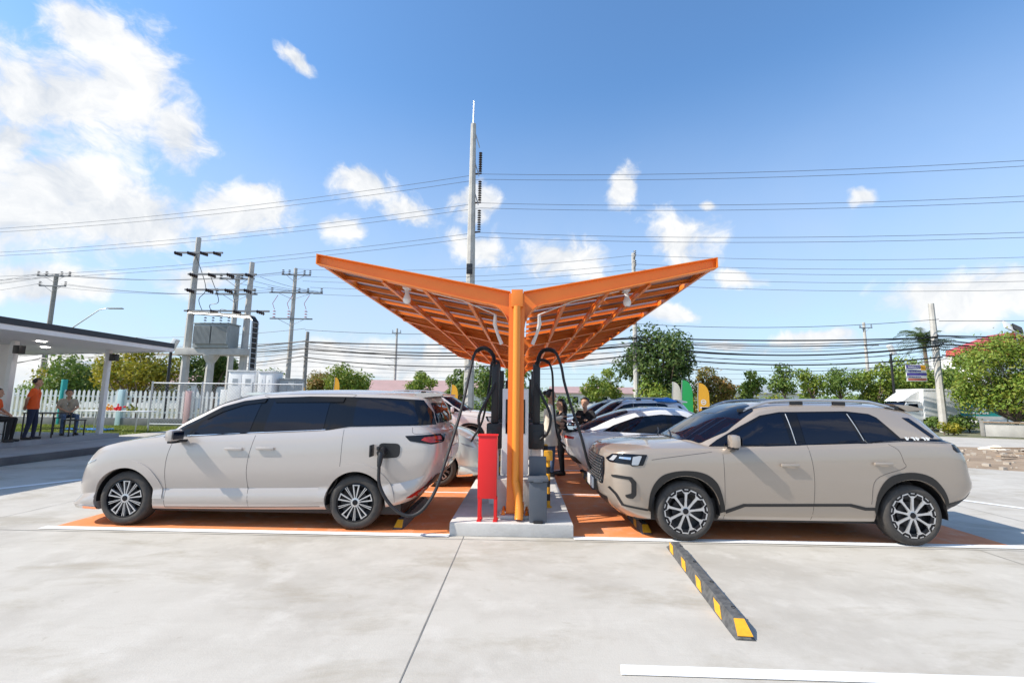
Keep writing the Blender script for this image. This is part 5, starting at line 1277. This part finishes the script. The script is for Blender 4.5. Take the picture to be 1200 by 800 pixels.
for i, (dx, z) in enumerate(((-.9, 11.9), (-.4, 11.9), (.8, 11.9), (-1.7, 10.4), (.5, 10.4), (1.2, 10.4))):
    wire((-18.9 + dx, 36, z), (-41.5 + dx, 38.2, z + (.3 if i < 3 else .9)), .6, .013, 'thin wire between the red fuse pole and the pole behind the pavilion roof', 'distribution wires on the left')
for i, (dx, z) in enumerate(((-1.4, 12.3), (-.7, 12.3), (.6, 12.3), (1.3, 12.3), (-1.15, 11.4))):
    wire((-41.5 + dx, 38.2, z), (-80, 44, z - .8), .9, .013, 'thin wire leaving the pole behind the pavilion roof toward the left edge', 'distribution wires at the left edge')
for i, (x, z) in enumerate(((-20.2, 9.6), (-19.6, 9.9), (-18.8, 10.1), (-18.2, 9.4))):
    wire((x, 31, z), (-17.6 + i * .4, 35.8, 10.2), .15, .013, 'short slack wire between the transformer poles and the red fuse pole', 'wires above the transformer', n=8)
rnd = random.Random(4)
stops = [(-80, 43), (-41.5, 38.1), (-17.15, 35.1), (7.6, 31.1), (26.0, 29.2), (70, 23)]
hts = [(6.0, .0, .06), (5.9, .1, .03), (5.75, .15, .04), (5.62, .35, .025), (5.45, .3, .065), (5.3, .1, .03), (5.1, .25, .035), (4.75, .45, .055), (6.9, -.1, .022), (4.5, .35, .025), (5.95, .5, .02)]
for (a, c) in zip(stops[:-1], stops[1:]):
    side = 'left of the pavilion' if a[0] < -50 else 'behind the pavilion' if a[0] < -30 else 'behind the canopy' if a[0] < 0 else 'above the right hand trees' if a[0] < 20 else 'at the right edge'
    for j, (z, ds, r) in enumerate(hts):
        L = hypot(c[0] - a[0], c[1] - a[1]); wire((a[0], a[1] - .1 - .03 * j, z), (c[0], c[1] - .1 - .03 * j, z + rnd.uniform(-.12, .12)), (.35 + ds + rnd.uniform(-.2, .4)) * L / 25, r * .78, 'black telephone cable bundle %s, strung between the poles' % side, 'telephone cables %s' % side, 'cable', 'cable')
for i in range(7):
    z = 9.6 - i * .9; wire((-110, 92 + i, z + 3), (110, 78 + i, z + 3.4), 1.6, .022, 'faint far wire low in the sky beyond the trees', 'far wires beyond the trees')

# ------------------------------------------------------------------ folding table on the lawn with fruit and flowers
t = thing('folding_table', 'white folding table with thin legs standing on the lawn', 'table', (-18.6, 20.8, 0))
b = MB(); b.b2((-20.4, 20.3, .93), (-17.2, 21.2, .97), .01); b.obj('tabletop', M['white'], t)
for x in (-20.1, -17.5):
    for y in (20.4, 21.1):
        b = MB(); b.tube([(x, y, 0), (x + .04, y, .93)], .022, 6); b.obj('leg', M['steel'], t)
rnd = random.Random(9)
for i, (nm, m, lab) in enumerate((('flower_bunch', 'yellow', 'bunch of yellow flowers on the folding table'), ('flower_bunch', 'red', 'bunch of red flowers on the folding table'), ('flower_bunch', 'leaf_yellow', 'pale green and yellow bunch at the right end of the folding table'))):
    b = MB(); x = -19.2 + i * .55
    for q in range(26): b.ball((x + rnd.gauss(0, .16), 20.7 + rnd.gauss(0, .1), 1.0 + abs(rnd.gauss(0, .10))), rnd.uniform(.035, .06), n=1)
    tag(b.obj(nm, M[m]), lab, 'flowers', 'flowers on the folding table')
b = MB()
for i in range(12): b.box((-20.6 + rnd.uniform(-.9, .9), 21.4 + rnd.uniform(-.3, .3), .05), (.5, .35, .07), .02, rz=rnd.uniform(0, 3))
tag(b.obj('tarpaulin', M['blue']), 'crumpled blue tarpaulin lying on the lawn', 'tarpaulin')

# ------------------------------------------------------------------ right background: truck, sign, roof, banner, fence, debris, flags
t = thing('box_truck', 'white box truck parked at the road behind the sand beige suv', 'truck', (27.5, 31.5, 0))
b = MB(); b.b2((26.05, 30.6, .75), (28.3, 32.8, 2.72), .04)
b.b2((26.1, 30.585, .78), (28.25, 30.598, .9)); b.b2((26.1, 30.585, 2.58), (28.25, 30.598, 2.68))
b.obj('cargo_box', M['white'], t)
b = MB(); b.prism([(24.6, .5), (24.55, 1.05), (24.75, 1.2), (25.1, 1.82), (26.0, 1.86), (26.02, .5)], 30.75, 32.6, 'Y'); cb = b.obj('cab', M['white_gloss'], t)
b = MB(); b.prism([(24.95, 1.9), (25.3, 1.88), (26.03, 1.88), (26.03, 2.6), (25.5, 2.3)], 30.9, 32.5, 'Y'); b.obj('wind_deflector', M['white'], t)
b = MB(); b.prism([(24.95, 1.24), (25.2, 1.72), (25.75, 1.74), (25.8, 1.24)], 30.735, 30.748, 'Y'); b.obj('side_window', M['glass'], cb)
b = MB(); b.prism([(24.75, 1.25), (25.08, 1.8), (25.04, 1.83), (24.71, 1.27)], 30.85, 32.5, 'Y'); b.obj('windshield', M['glass'], cb)
for x in (25.2, 27.6):
    b = MB(); b.lathe([(0, 0), (.2, .0), (.22, .04), (.38, .02), (.42, .06), (.42, .26), (0, .28)], 28, 'Y', (x, 30.72, .42)); w = b.obj('wheel', M['rubber'], t)
    b = MB(); b.lathe([(0, -.012), (.19, -.01), (.2, .03)], 20, 'Y', (x, 30.72, .42)); b.obj('rim', M['steel'], w)
b = MB(); b.b2((24.7, 31.0, .5), (28.2, 32.4, .74), .02); b.obj('chassis', M['darkmetal'], t)

t = thing('hanging_sign', 'white and blue notice board with a yellow corner hanging on the pole by the trees', 'sign', (25.1, 29.4, 3.7))
b = MB(); b.b2((24.3, 29.6, 3.15), (25.55, 29.66, 4.2), .008); b.obj('board', M['white'], t)
mblue = mat('sign_blue', (.09, .07, .36), .5); mred = mat('sign_red', (.55, .16, .12), .5)
for (xa, xb, za, zb_, m, nm) in ((24.31, 25.2, 3.97, 4.16, mblue, 'blue_band'), (24.31, 25.54, 3.52, 3.68, mblue, 'blue_band'), (25.22, 25.52, 3.86, 4.17, M['yellow'], 'yellow_corner'), (24.36, 25.5, 3.2, 3.34, mred, 'red_lettering')):
    b = MB(); b.b2((xa, 29.592, za), (xb, 29.599, zb_)); b.obj(nm, m, t)
rnd = random.Random(3)
for z, h in ((3.75, .1), (3.40, .06), (4.02, .07)):
    x = 24.42; b = MB()
    while x < 25.15: w = rnd.uniform(.05, .1); b.b2((x, 29.584, z), (x + w, 29.591, z + h)); x += w + .03
    b.obj('printed_line', mblue if z < 4 and z != 3.57 else M['white'], t)
b = MB(); b.tube([(25.5, 29.5, 3.9), (25.95, 29.4, 3.95)], .03, 6); b.obj('bracket', M['steel'], t)

t = thing('house', 'low house with a bright red roof half hidden by the leafy hedge on the right', 'house', (50, 47, 0))
b = MB(); b.b2((43.8, 45.6, 0), (62, 50, 6.4)); b.obj('wall', M['cream'], t)
b = MB(); b.prism([(42.6, 6.5), (42.7, 7.1), (47.0, 8.7), (63, 8.7), (63, 6.5)], 45.0, 45.25, 'Y')
for i in range(50): b.tube([(42.9 + i * .4, 44.98, 6.55), (42.9 + i * .4, 44.98, min(8.65, 7.15 + max(0, i * .4) * .37))], .02, 4, cap=False)
b.prism([(42.6, 6.5), (42.7, 7.1), (47.0, 8.7), (63, 8.7), (63, 8.5), (47, 8.4), (43, 6.5)], 45.25, 47, 'Y'); b.obj('roof', M['redroof'], t)
t = thing('solar_light', 'tilted solar panel light standing above the red roof', 'solar light', (47, 44, 8.5))
b = MB(); b.tube([(47.2, 44.5, 0), (47.2, 44.5, 8.6)], .07, 8); b.obj('post', M['steel'], t)
b = MB(); b.box((46.8, 44.3, 9.0), (1.9, .12, .9), .02, rot=Matrix.Rotation(.45, 4, 'Y') @ Matrix.Rotation(-.5, 4, 'X')); pn = b.obj('panel_frame', M['white'], t)
b = MB(); b.box((47.05, 44.19, 9.0), (.9, .1, .75), rot=Matrix.Rotation(.45, 4, 'Y') @ Matrix.Rotation(-.5, 4, 'X')); b.obj('panel', M['blackgloss'], pn)

t = thing('banner', 'teal advertising banner stretched on a fence behind the hedge', 'banner', (29.2, 30.6, 0))
b = MB(); b.b2((28.6, 30.9, .75), (31.6, 30.94, 1.85)); b.obj('cloth', M['teal'], t)
b = MB(); rnd = random.Random(12)
for z, h in ((1.35, .22), (1.12, .12)):
    x = 28.8
    while x < 30.4: w = rnd.uniform(.1, .26); b.b2((x, 30.888, z), (x + w, 30.898, z + h)); x += w + .06
b.b2((28.62, 30.886, .76), (31.58, 30.898, .98)); b.obj('white_print', M['white'], t)
for x in (28.6, 31.6):
    b = MB(); b.tube([(x, 30.97, 0), (x, 30.97, 1.95)], .04, 6); b.obj('post', M['steel'], t)
t = thing('concrete_fence', 'low weathered concrete panel fence under the hedge on the right', 'fence', (27, 26, 0))
fa, fb = Vector((25.4, 26.3)), Vector((38, 19.5)); d = (fb - fa).normalized(); an = atan2(d.y, d.x); Lf = (fb - fa).length
for i in range(7):
    p = fa + d * (Lf * (i + .5) / 7); b = MB(); b.box((p.x, p.y, .34), (Lf / 7 - .16, .08, .68), .01, rz=an); b.obj('panel', M['pole'], t)
for i in range(8):
    p = fa + d * (Lf * i / 7); b = MB(); b.box((p.x, p.y, .44), (.15, .15, .88), .01, rz=an); b.obj('post', M['pole_dark'], t)
b = MB(); b.box(((fa.x + fb.x) / 2, (fa.y + fb.y) / 2 - .1, .78), (Lf, .06, .07), rz=an); b.obj('rail', M['wood'], t)

rnd = random.Random(21)
for i in range(16):
    x, y = rnd.uniform(12.4, 23), rnd.uniform(13.4, 18.0); b = MB(); L_ = rnd.uniform(.7, 2.4)
    b.box((x, y, .07 + rnd.uniform(0, .12)), (L_, rnd.uniform(.08, .2), .04), .004, rot=Matrix.Rotation(rnd.uniform(-.5, .5), 4, 'Z') @ Matrix.Rotation(rnd.uniform(-.06, .06), 4, 'Y'))
    tag(b.obj('board', M['wood']), 'loose weathered board lying on the dirt strip behind the sand beige suv', 'board', 'loose boards on the dirt')
for i in range(3):
    x, y = rnd.uniform(17, 22), rnd.uniform(16.4, 18.6); b = MB(); rr_ = bmesh.ops.create_icosphere(b.bm, subdivisions=3, radius=.5)
    for v in rr_['verts']: v.co = Vector((x + v.co.x * (.9 + .4 * sin(v.co.y * 9 + i)), y + v.co.y * .6, max(-.01, v.co.z * .22 * (1 + .5 * sin(v.co.x * 11 + v.co.y * 7)))))
    tag(b.obj('sack_heap', M['cream_cloth'], smooth=20), 'crumpled heap of pale plastic sheeting on the dirt strip', 'plastic heap', 'heaps of plastic sheeting on the dirt')
b = MB()
for i in range(420):
    x, y = rnd.uniform(11.6, 30), rnd.uniform(12.8, 18.5); s_ = rnd.uniform(.03, .13); b.box((x, y, s_ * .2), (s_, s_ * rnd.uniform(.6, 1.2), s_ * .6), rz=rnd.uniform(0, 3))
tag(b.obj('rubble', mat('rubble', (.34, .29, .23), .9, var=(.46, .42, .37), vscale=2), smooth=0), 'scattered stones and rubble on the dry dirt strip', 'rubble', kind='stuff')

def feather_flag(x, y, h, w, m, label, mark=False, z0=.9):
    t = thing('feather_flag', label, 'flag', (x, y, 0), 0, 'tall feather flags')
    b = MB(); b.tube([(x, y, 0), (x, y, h * .7), (x + .05, y, h)], .018, 6); b.obj('pole', M['steel'], t)
    P = [(x + .02, z0), (x + .02 + w, z0)]
    for i in range(9): u = i / 8; P.append((x + .02 + w * cos(u * pi / 2) ** .8 if u < 1 else x + .02, z0 + (h - z0) * (.62 + .38 * sin(u * pi / 2))))
    b = MB(); b.prism(P[:-1] + [(x + .02, h)], y - .004, y + .004, 'Y'); cl = b.obj('cloth', M[m], t)
    if mark:
        b = MB(); c = (x + w * .5, z0 + (h - z0) * .42); n = 24
        b.lathe([(.11, 0), (.15, 0)], 24, 'Y', (c[0], y - .012, c[1])); b.b2((c[0] - .09, y - .013, c[1] - .03), (c[0] + .09, y - .011, c[1] + .03)); b.b2((x + .12, y - .013, c[1] - .34), (x + w - .06, y - .011, c[1] - .26)); b.obj('white_print', M['white'], cl)
        b = MB(); b.b2((x + .03, y - .012, z0 + .01), (x + w + .01, y - .006, z0 + .3)); b.obj('red_foot', M['red'], cl)
feather_flag(9.75, 26, 2.75, .62, 'yellow', 'orange yellow feather flag with a white round mark beside the green one', True)
feather_flag(9.2, 27, 2.95, .62, 'green', 'tall green feather flag left of the orange one')
feather_flag(8.75, 27.3, 2.85, .5, 'cream_cloth', 'pale whitish feather flag left of the green one')
feather_flag(-5.3, 33, 2.72, .5, 'yellow', 'plain yellow feather flag behind the roof of the mint white car')
feather_flag(-14.3, 34, 3.2, .42, 'yellow', 'narrow yellow flag behind the roof of the beige minivan, under the autumn coloured tree')
feather_flag(-16.9, 34, 2.7, .4, 'yellow', 'short yellow flag at the foot of the brown telephone pole')
t = thing('car_cover', 'bright blue cloth bundle lying on the roof end of the silver suv', 'cloth', (4.12, 13.7, 1.75))
b = MB(); rr_ = bmesh.ops.create_icosphere(b.bm, subdivisions=3, radius=1)
for v in rr_['verts']: v.co = Vector((4.12 + v.co.x * .42, 13.75 + v.co.y * .42, 1.70 + max(-.3, v.co.z) * .10 * (1 + .3 * sin(v.co.x * 7))))
b.obj('cloth', M['blue'], t, smooth=80)

def shed(x0, x1, y, h, hr, label, roofm, wallm='cream'):
    t = thing('building', label, 'building', ((x0 + x1) / 2, y, 0)); b = MB(); b.b2((x0, y, 0), (x1, y + 9, h)); w = b.obj('wall', M[wallm], t)
    b = MB(); b.prism([(y - .6, h), (y + 4.5, hr), (y + 9.6, h), (y + 9.6, h - .15), (y + 4.5, hr - .2), (y - .6, h - .15)], x0 - .5, x1 + .5, 'X'); b.obj('roof', M[roofm], t)
    for i in range(int((x1 - x0) / 3)):
        b = MB(); b.b2((x0 + 1 + i * 3, y - .03, h * .35), (x0 + 2.2 + i * 3, y - .004, h * .75)); b.obj('window', M['glass'], w)
shed(-22, -5.5, 62, 2.6, 4.3, 'long low building with a faded pink roof beyond the small round trees', 'pinkroof')
shed(-62, -44, 58, 3.0, 4.8, 'pale building with a pink roof beyond the picket fence at far left', 'pinkroof')
shed(6, 24, 95, 3.2, 4.6, 'distant pale shed far beyond the trees right of the column', 'pinkroof')
shed(30, 52, 88, 3.5, 5.0, 'distant pale shed far beyond the right hand trees', 'grey')
shed(-80, -66, 75, 6.0, 7.5, 'distant white house behind the pavilion at the left edge', 'grey', 'white')

# ================================================================== TREES
def leaves(name, cl, n, size, m, parent, seed, squash=.85, droop=0.0):
    """cl: list of (centre, radius). Many small folded leaf faces spread through each clump."""
    rg = np.random.default_rng(seed); w = np.array([c[1] ** 2 for c in cl]); idx = rg.choice(len(cl), n, p=w / w.sum())
    C_ = np.array([list(c[0]) for c in cl])[idx]; R_ = np.array([c[1] for c in cl])[idx]
    d = rg.normal(size=(n, 3)); d /= np.linalg.norm(d, axis=1)[:, None]; rad = R_ * rg.uniform(.2, 1.0, n) ** .5 * np.where(rg.uniform(0, 1, n) > .86, rg.uniform(1.05, 1.5, n), 1.0)
    P = C_ + d * rad[:, None] * np.array([1, 1, squash]); P[:, 2] -= droop * rg.uniform(0, 1, n) * R_
    nrm = d * .7 + rg.normal(size=(n, 3)) * .55 + np.array([0, 0, .35]); nrm /= np.linalg.norm(nrm, axis=1)[:, None]
    t = rg.normal(size=(n, 3)); t -= (t * nrm).sum(1)[:, None] * nrm; t /= np.linalg.norm(t, axis=1)[:, None]; s = np.cross(nrm, t)
    a = size * rg.uniform(.6, 1.35, n)[:, None]; 
    v = np.stack([P - t * a, P + s * a * .45 + nrm * a * .12, P + t * a, P - s * a * .45 + nrm * a * .12], 1)
    o = np.array(world_off(parent)); v -= o
    me = bpy.data.meshes.new(name); me.from_pydata(v.reshape(-1, 3).tolist(), [], np.arange(n * 4).reshape(n, 4).tolist()); me.update()
    return link_mesh(name, me, M[m], parent)
def tree(x, y, h, r, label, leaf='leaf_mid', n=2600, size=.16, trunk=.35, crown=.55, group='trees beyond the road', seed=1, lean=0, tr=.09, name='tree', dens=11, cat='tree', trunk_m='bark', kr=(.34, .52)):
    """h total height, r crown radius, trunk: clear trunk height share"""
    t = thing(name, label, cat, (x, y, 0), 0, group); rg = random.Random(seed); z0 = h * trunk; b = MB(); cl = []
    top = Vector((x + lean, y, z0)); b.tube([(x, y, -.05), (x + lean * .3 + rg.uniform(-.05, .05), y, z0 * .5), top], [tr * 1.3, tr, tr * .85], 8)
    cz = (z0 * .85 + h) / 2; hh = (h - z0 * .85) / 2
    for i in range(dens):
        for _ in range(30):
            p = Vector((rg.uniform(-1, 1), rg.uniform(-1, 1), rg.uniform(-1, 1)))
            if .25 < p.length < 1: break
        k = rg.uniform(*kr); c = Vector((x + lean + p.x * r * (1 - k * .55), y + p.y * r * (1 - k * .55), cz + p.z * hh * (1 - k * .5)))
        cl.append((c, r * k * rg.uniform(.75, 1.1))); mid = top.lerp(c, .5) + Vector((rg.uniform(-.1, .1) * r, rg.uniform(-.1, .1) * r, -.08 * r)); b.tube([top - Vector((0, 0, z0 * .12)), mid, c], [tr * .6, tr * .38, tr * .12], 6)
    b.obj('trunk', M[trunk_m], t, smooth=60)
    leaves('crown', cl, n, size, leaf, t, seed); return t
def bush(x, y, w, h, label, leaf, n=1800, size=.13, group='shrubs and hedges', seed=1, dens=9, d=None, name='shrub'):
    t = thing(name, label, 'shrub', (x, y, 0), 0, group); rg = random.Random(seed); cl = []; b = MB(); d = d or w * .5
    for i in range(dens):
        u = (i + .5) / dens * 2 - 1; c = Vector((x + u * w * .42, y + rg.uniform(-.4, .4) * d, h * rg.uniform(.38, .72))); cl.append((c, min(h * .45, max(w / dens * 1.3, h * .3)) * rg.uniform(.8, 1.15))); b.tube([(c.x, c.y, -.05), c], [.04, .02], 5)
    b.obj('stems', M['bark'], t); leaves('foliage', cl, n, size, leaf, t, seed); return t

# left, behind the picket fence
tree(-26.8, 31, 5.2, 2.9, 'broad yellow green tree behind the picket fence, left of its dark neighbour', 'leaf_yellow', 6500, .13, .25, seed=2, dens=24, kr=(.26, .42))
tree(-24.0, 34, 5.6, 2.0, 'dark green tree just right of the yellow green one behind the picket fence', 'leaf_dark', 3600, .15, .2, seed=3, dens=13)
tree(-33.5, 33, 4.4, 2.6, 'mid green tree behind the standing man in orange', 'leaf_mid', 3600, .15, .22, seed=4, dens=13)
tree(-38.5, 37, 4.2, 2.3, 'yellowish tree seen under the pavilion roof at far left', 'leaf_yellow', 2400, .15, .22, seed=5)
tree(-27.5, 40, 7.2, 1.6, 'dark tree top just showing above the pavilion roof edge', 'leaf_dark', 2200, .16, .4, seed=6)
tree(-24.5, 42, 4.2, 2.4, 'bushy green tree behind the transformer poles', 'leaf_mid', 2600, .16, .2, seed=7)
tree(-20.5, 46, 4.6, 1.8, 'reddish brown bushy tree behind the white cabinets', 'leaf_autumn', 1600, .16, .25, seed=8)
bush(-15.5, 40, 4.6, 3.0, 'autumn coloured bushes left of the round green tree', 'leaf_autumn', 2200, .15, seed=9)
bush(-15.0, 38.5, 3.6, 2.4, 'pink flowering bougainvillea behind the beige minivan roof', 'petal', 900, .12, seed=10, name='bougainvillea')
tree(-14.9, 39, 4.7, 2.1, 'round umbrella shaped green tree left of the canopy', 'leaf_bright', 4200, .14, .42, seed=11, dens=15, tr=.13)
tree(-18.2, 41.5, 4.1, 1.5, 'small yellow and red leaved tree by the brown telephone pole', 'leaf_autumn', 1800, .14, .3, seed=31)
tree(-8.8, 39.5, 4.3, 1.55, 'small young green tree with an open crown, behind the long pink roof', 'leaf_bright', 1700, .14, .45, seed=12, tr=.06)
tree(-5.4, 38, 4.3, 1.5, 'small young green tree right behind the left wing of the canopy', 'leaf_mid', 1800, .14, .4, seed=13, tr=.06)
tree(-2.5, 36, 4.4, 2.0, 'dense leafy tree behind the left charger hoses', 'leaf_mid', 3400, .14, .15, seed=14, dens=14)
tree(-.4, 41, 5.2, 1.7, 'leafy tree directly behind the orange column', 'leaf_bright', 2200, .15, .2, seed=15)
# right of the column
tree(5.2, 33, 4.0, 1.15, 'slim young tree right of the white coat', 'leaf_bright', 1500, .12, .45, seed=16, tr=.06)
tree(6.9, 36, 4.4, 1.25, 'second slim young tree left of the big dark tree', 'leaf_bright', 1700, .12, .42, seed=17, tr=.06)
tree(9.6, 32.5, 6.9, 3.2, 'big dark green tree right of the canopy', 'leaf_dark', 9500, .14, .2, seed=18, dens=34, tr=.2, kr=(.24, .42))
tree(8.9, 30.5, 3.0, 2.2, 'low yellow green foliage under the big dark tree', 'leaf_bright', 3200, .13, .08, seed=19, dens=12)
tree(14.2, 34, 4.2, 1.7, 'yellowish autumn tree right of the orange flag', 'leaf_autumn', 2400, .14, .35, seed=20, tr=.08)
tree(16.6, 34, 4.3, 1.15, 'slim upright green tree right of the yellowish one', 'leaf_mid', 1700, .13, .45, seed=21, tr=.07)
tree(19.6, 35, 4.7, 1.25, 'round green street tree, first of the row behind the beige suv', 'leaf_mid', 1700, .12, .52, seed=22, tr=.08)
tree(22.0, 35.5, 4.3, 1.3, 'bright green street tree, second of the row behind the beige suv', 'leaf_bright', 1700, .12, .52, seed=23, tr=.08)
tree(24.4, 36, 4.6, 1.45, 'mid green street tree, third of the row behind the beige suv', 'leaf_mid', 1800, .12, .5, seed=24, tr=.08)
tree(27.3, 36.5, 5.0, 1.7, 'green street tree left of the dense tree by the right lamp post', 'leaf_bright', 2600, .14, .3, seed=25, tr=.09)
tree(30.5, 37.5, 5.3, 2.7, 'dense yellow green tree behind the right hand lamp post', 'leaf_bright', 5200, .15, .12, seed=26, dens=18)
tree(34.5, 38.5, 5.2, 2.3, 'dense darker tree behind the hanging sign', 'leaf_mid', 4200, .15, .12, seed=27, dens=16)
bush(16, 40, 14, 2.4, 'long low yellow green hedge behind the flags', 'leaf_yellow', 5200, .14, seed=28, dens=18, d=3)
bush(27, 43, 12, 2.6, 'long low hedge behind the row of street trees', 'leaf_bright', 3800, .15, seed=29, dens=14, d=3)
bush(1.2, 46, 9, 2.2, 'low hedge far behind the women', 'leaf_mid', 2000, .15, seed=30, dens=10, d=3)
bush(-9, 50, 14, 1.9, 'low green hedge in front of the long pink roof', 'leaf_mid', 2200, .15, seed=33, dens=12, d=3)
# palm behind the lamp post
t = thing('palm_tree', 'feathery palm rising above the trees right of the lamp post', 'palm', (38, 44, 0)); b = MB(); b.tube([(38, 44, 0), (38.1, 44, 4), (38, 44, 7.6)], [.2, .16, .13], 8); b.obj('trunk', M['bark'], t)
rg = random.Random(5); vs, fs = [], []
for i in range(44):
    a = rg.uniform(0, 2 * pi); e = rg.uniform(-.25, 1.2); L_ = rg.uniform(2.2, 3.2); base = Vector((38, 44, 7.7 + rg.uniform(-.6, .4))); pts = []
    for j in range(11):
        u = j / 10; pts.append(base + Vector((cos(a) * cos(e) * L_ * u, sin(a) * cos(e) * L_ * u, sin(e) * L_ * u - 1.5 * u * u)))
    for j in range(1, 11):
        d = (pts[j] - pts[j - 1]).normalized(); s = d.cross(Vector((0, 0, 1))).normalized()
        for sg in (-1, 1):
            for q in range(2):
                p = pts[j - 1].lerp(pts[j], q / 2); tip = p + s * sg * .55 * (1 - .5 * j / 10) + d * .2 - Vector((0, 0, .2)); k = len(vs); vs += [p, p + d * .07, tip]; fs.append((k, k + 1, k + 2))
o = Vector((38, 44, 0)); me = bpy.data.meshes.new('fronds'); me.from_pydata([tuple(v - o) for v in vs], [], fs); me.update(); link_mesh('fronds', me, M['palm'], t)
# near hedge of trees at the right edge
tree(27.4, 26.4, 5.7, 2.7, 'big bright leafy tree over the concrete fence, left half of the right hand hedge', 'leaf_bright', 13000, .095, .16, seed=41, dens=40, kr=(.22, .38), group='leafy trees at the right edge')
tree(30.0, 25.4, 6.9, 3.2, 'tall bright leafy tree at the right edge of the picture', 'leaf_bright', 13000, .095, .1, seed=42, dens=40, kr=(.22, .38), group='leafy trees at the right edge')
tree(29.9, 24.9, 3.4, 2.4, 'darker low foliage at the foot of the right edge trees', 'leaf_mid', 5200, .095, .05, seed=43, dens=20, kr=(.22, .4), group='leafy trees at the right edge')
bush(27.6, 23.9, 2.6, .9, 'dry brownish weeds in front of the concrete fence', 'leaf_autumn', 1300, .10, seed=44)
bush(29.4, 23.2, 2.0, .7, 'straggly green weeds along the concrete fence at the right edge', 'leaf_mid', 1100, .09, seed=46, dens=6)
bush(27.0, 30.0, 3.4, 1.1, 'low weeds at the foot of the truck and the teal banner', 'leaf_mid', 1400, .1, seed=47, dens=7)
bush(24.4, 27.2, 1.2, .9, 'small yellow green weed at the foot of the weathered pole', 'leaf_yellow', 500, .09, seed=45, dens=4)
# far tree belt that closes the horizon
b = thing('ground_cover', None, None) if False else None
cl = []; rg = random.Random(77)
for i in range(300):
    x = rg.uniform(-260, 260); y = rg.uniform(120, 165); cl.append((Vector((x, y, rg.uniform(1.2, 3.2))), rg.uniform(2.2, 4.2)))
e = bpy.data.objects.new('tmp', None); COL.objects.link(e)
fw_ = leaves('far_wood', cl, 26000, .6, 'leaf_mid', e, 7); fw_.parent = None; bpy.data.objects.remove(e); tag(fw_, 'hazy green belt of far trees along the horizon', 'far wood', kind='stuff')
# lawn blades
rgn = np.random.default_rng(5); n = 16000; X = rgn.uniform(-29, -17.1, n); Y = rgn.uniform(17.3, 24.6, n); a = rgn.uniform(0, 2 * pi, n); hgt = rgn.uniform(.04, .11, n); w = .02
V = np.stack([np.stack([X - np.cos(a) * w, Y - np.sin(a) * w, np.zeros(n)], 1), np.stack([X + np.cos(a) * w, Y + np.sin(a) * w, np.zeros(n)], 1), np.stack([X + rgn.normal(0, .03, n), Y + rgn.normal(0, .03, n), hgt], 1)], 1)
me = bpy.data.meshes.new('grass'); me.from_pydata(V.reshape(-1, 3).tolist(), [], np.arange(n * 3).reshape(n, 3).tolist()); me.update(); tag(link_mesh('grass', me, M['grass']), 'short sunlit grass of the lawn behind the pavilion', 'grass', kind='stuff')
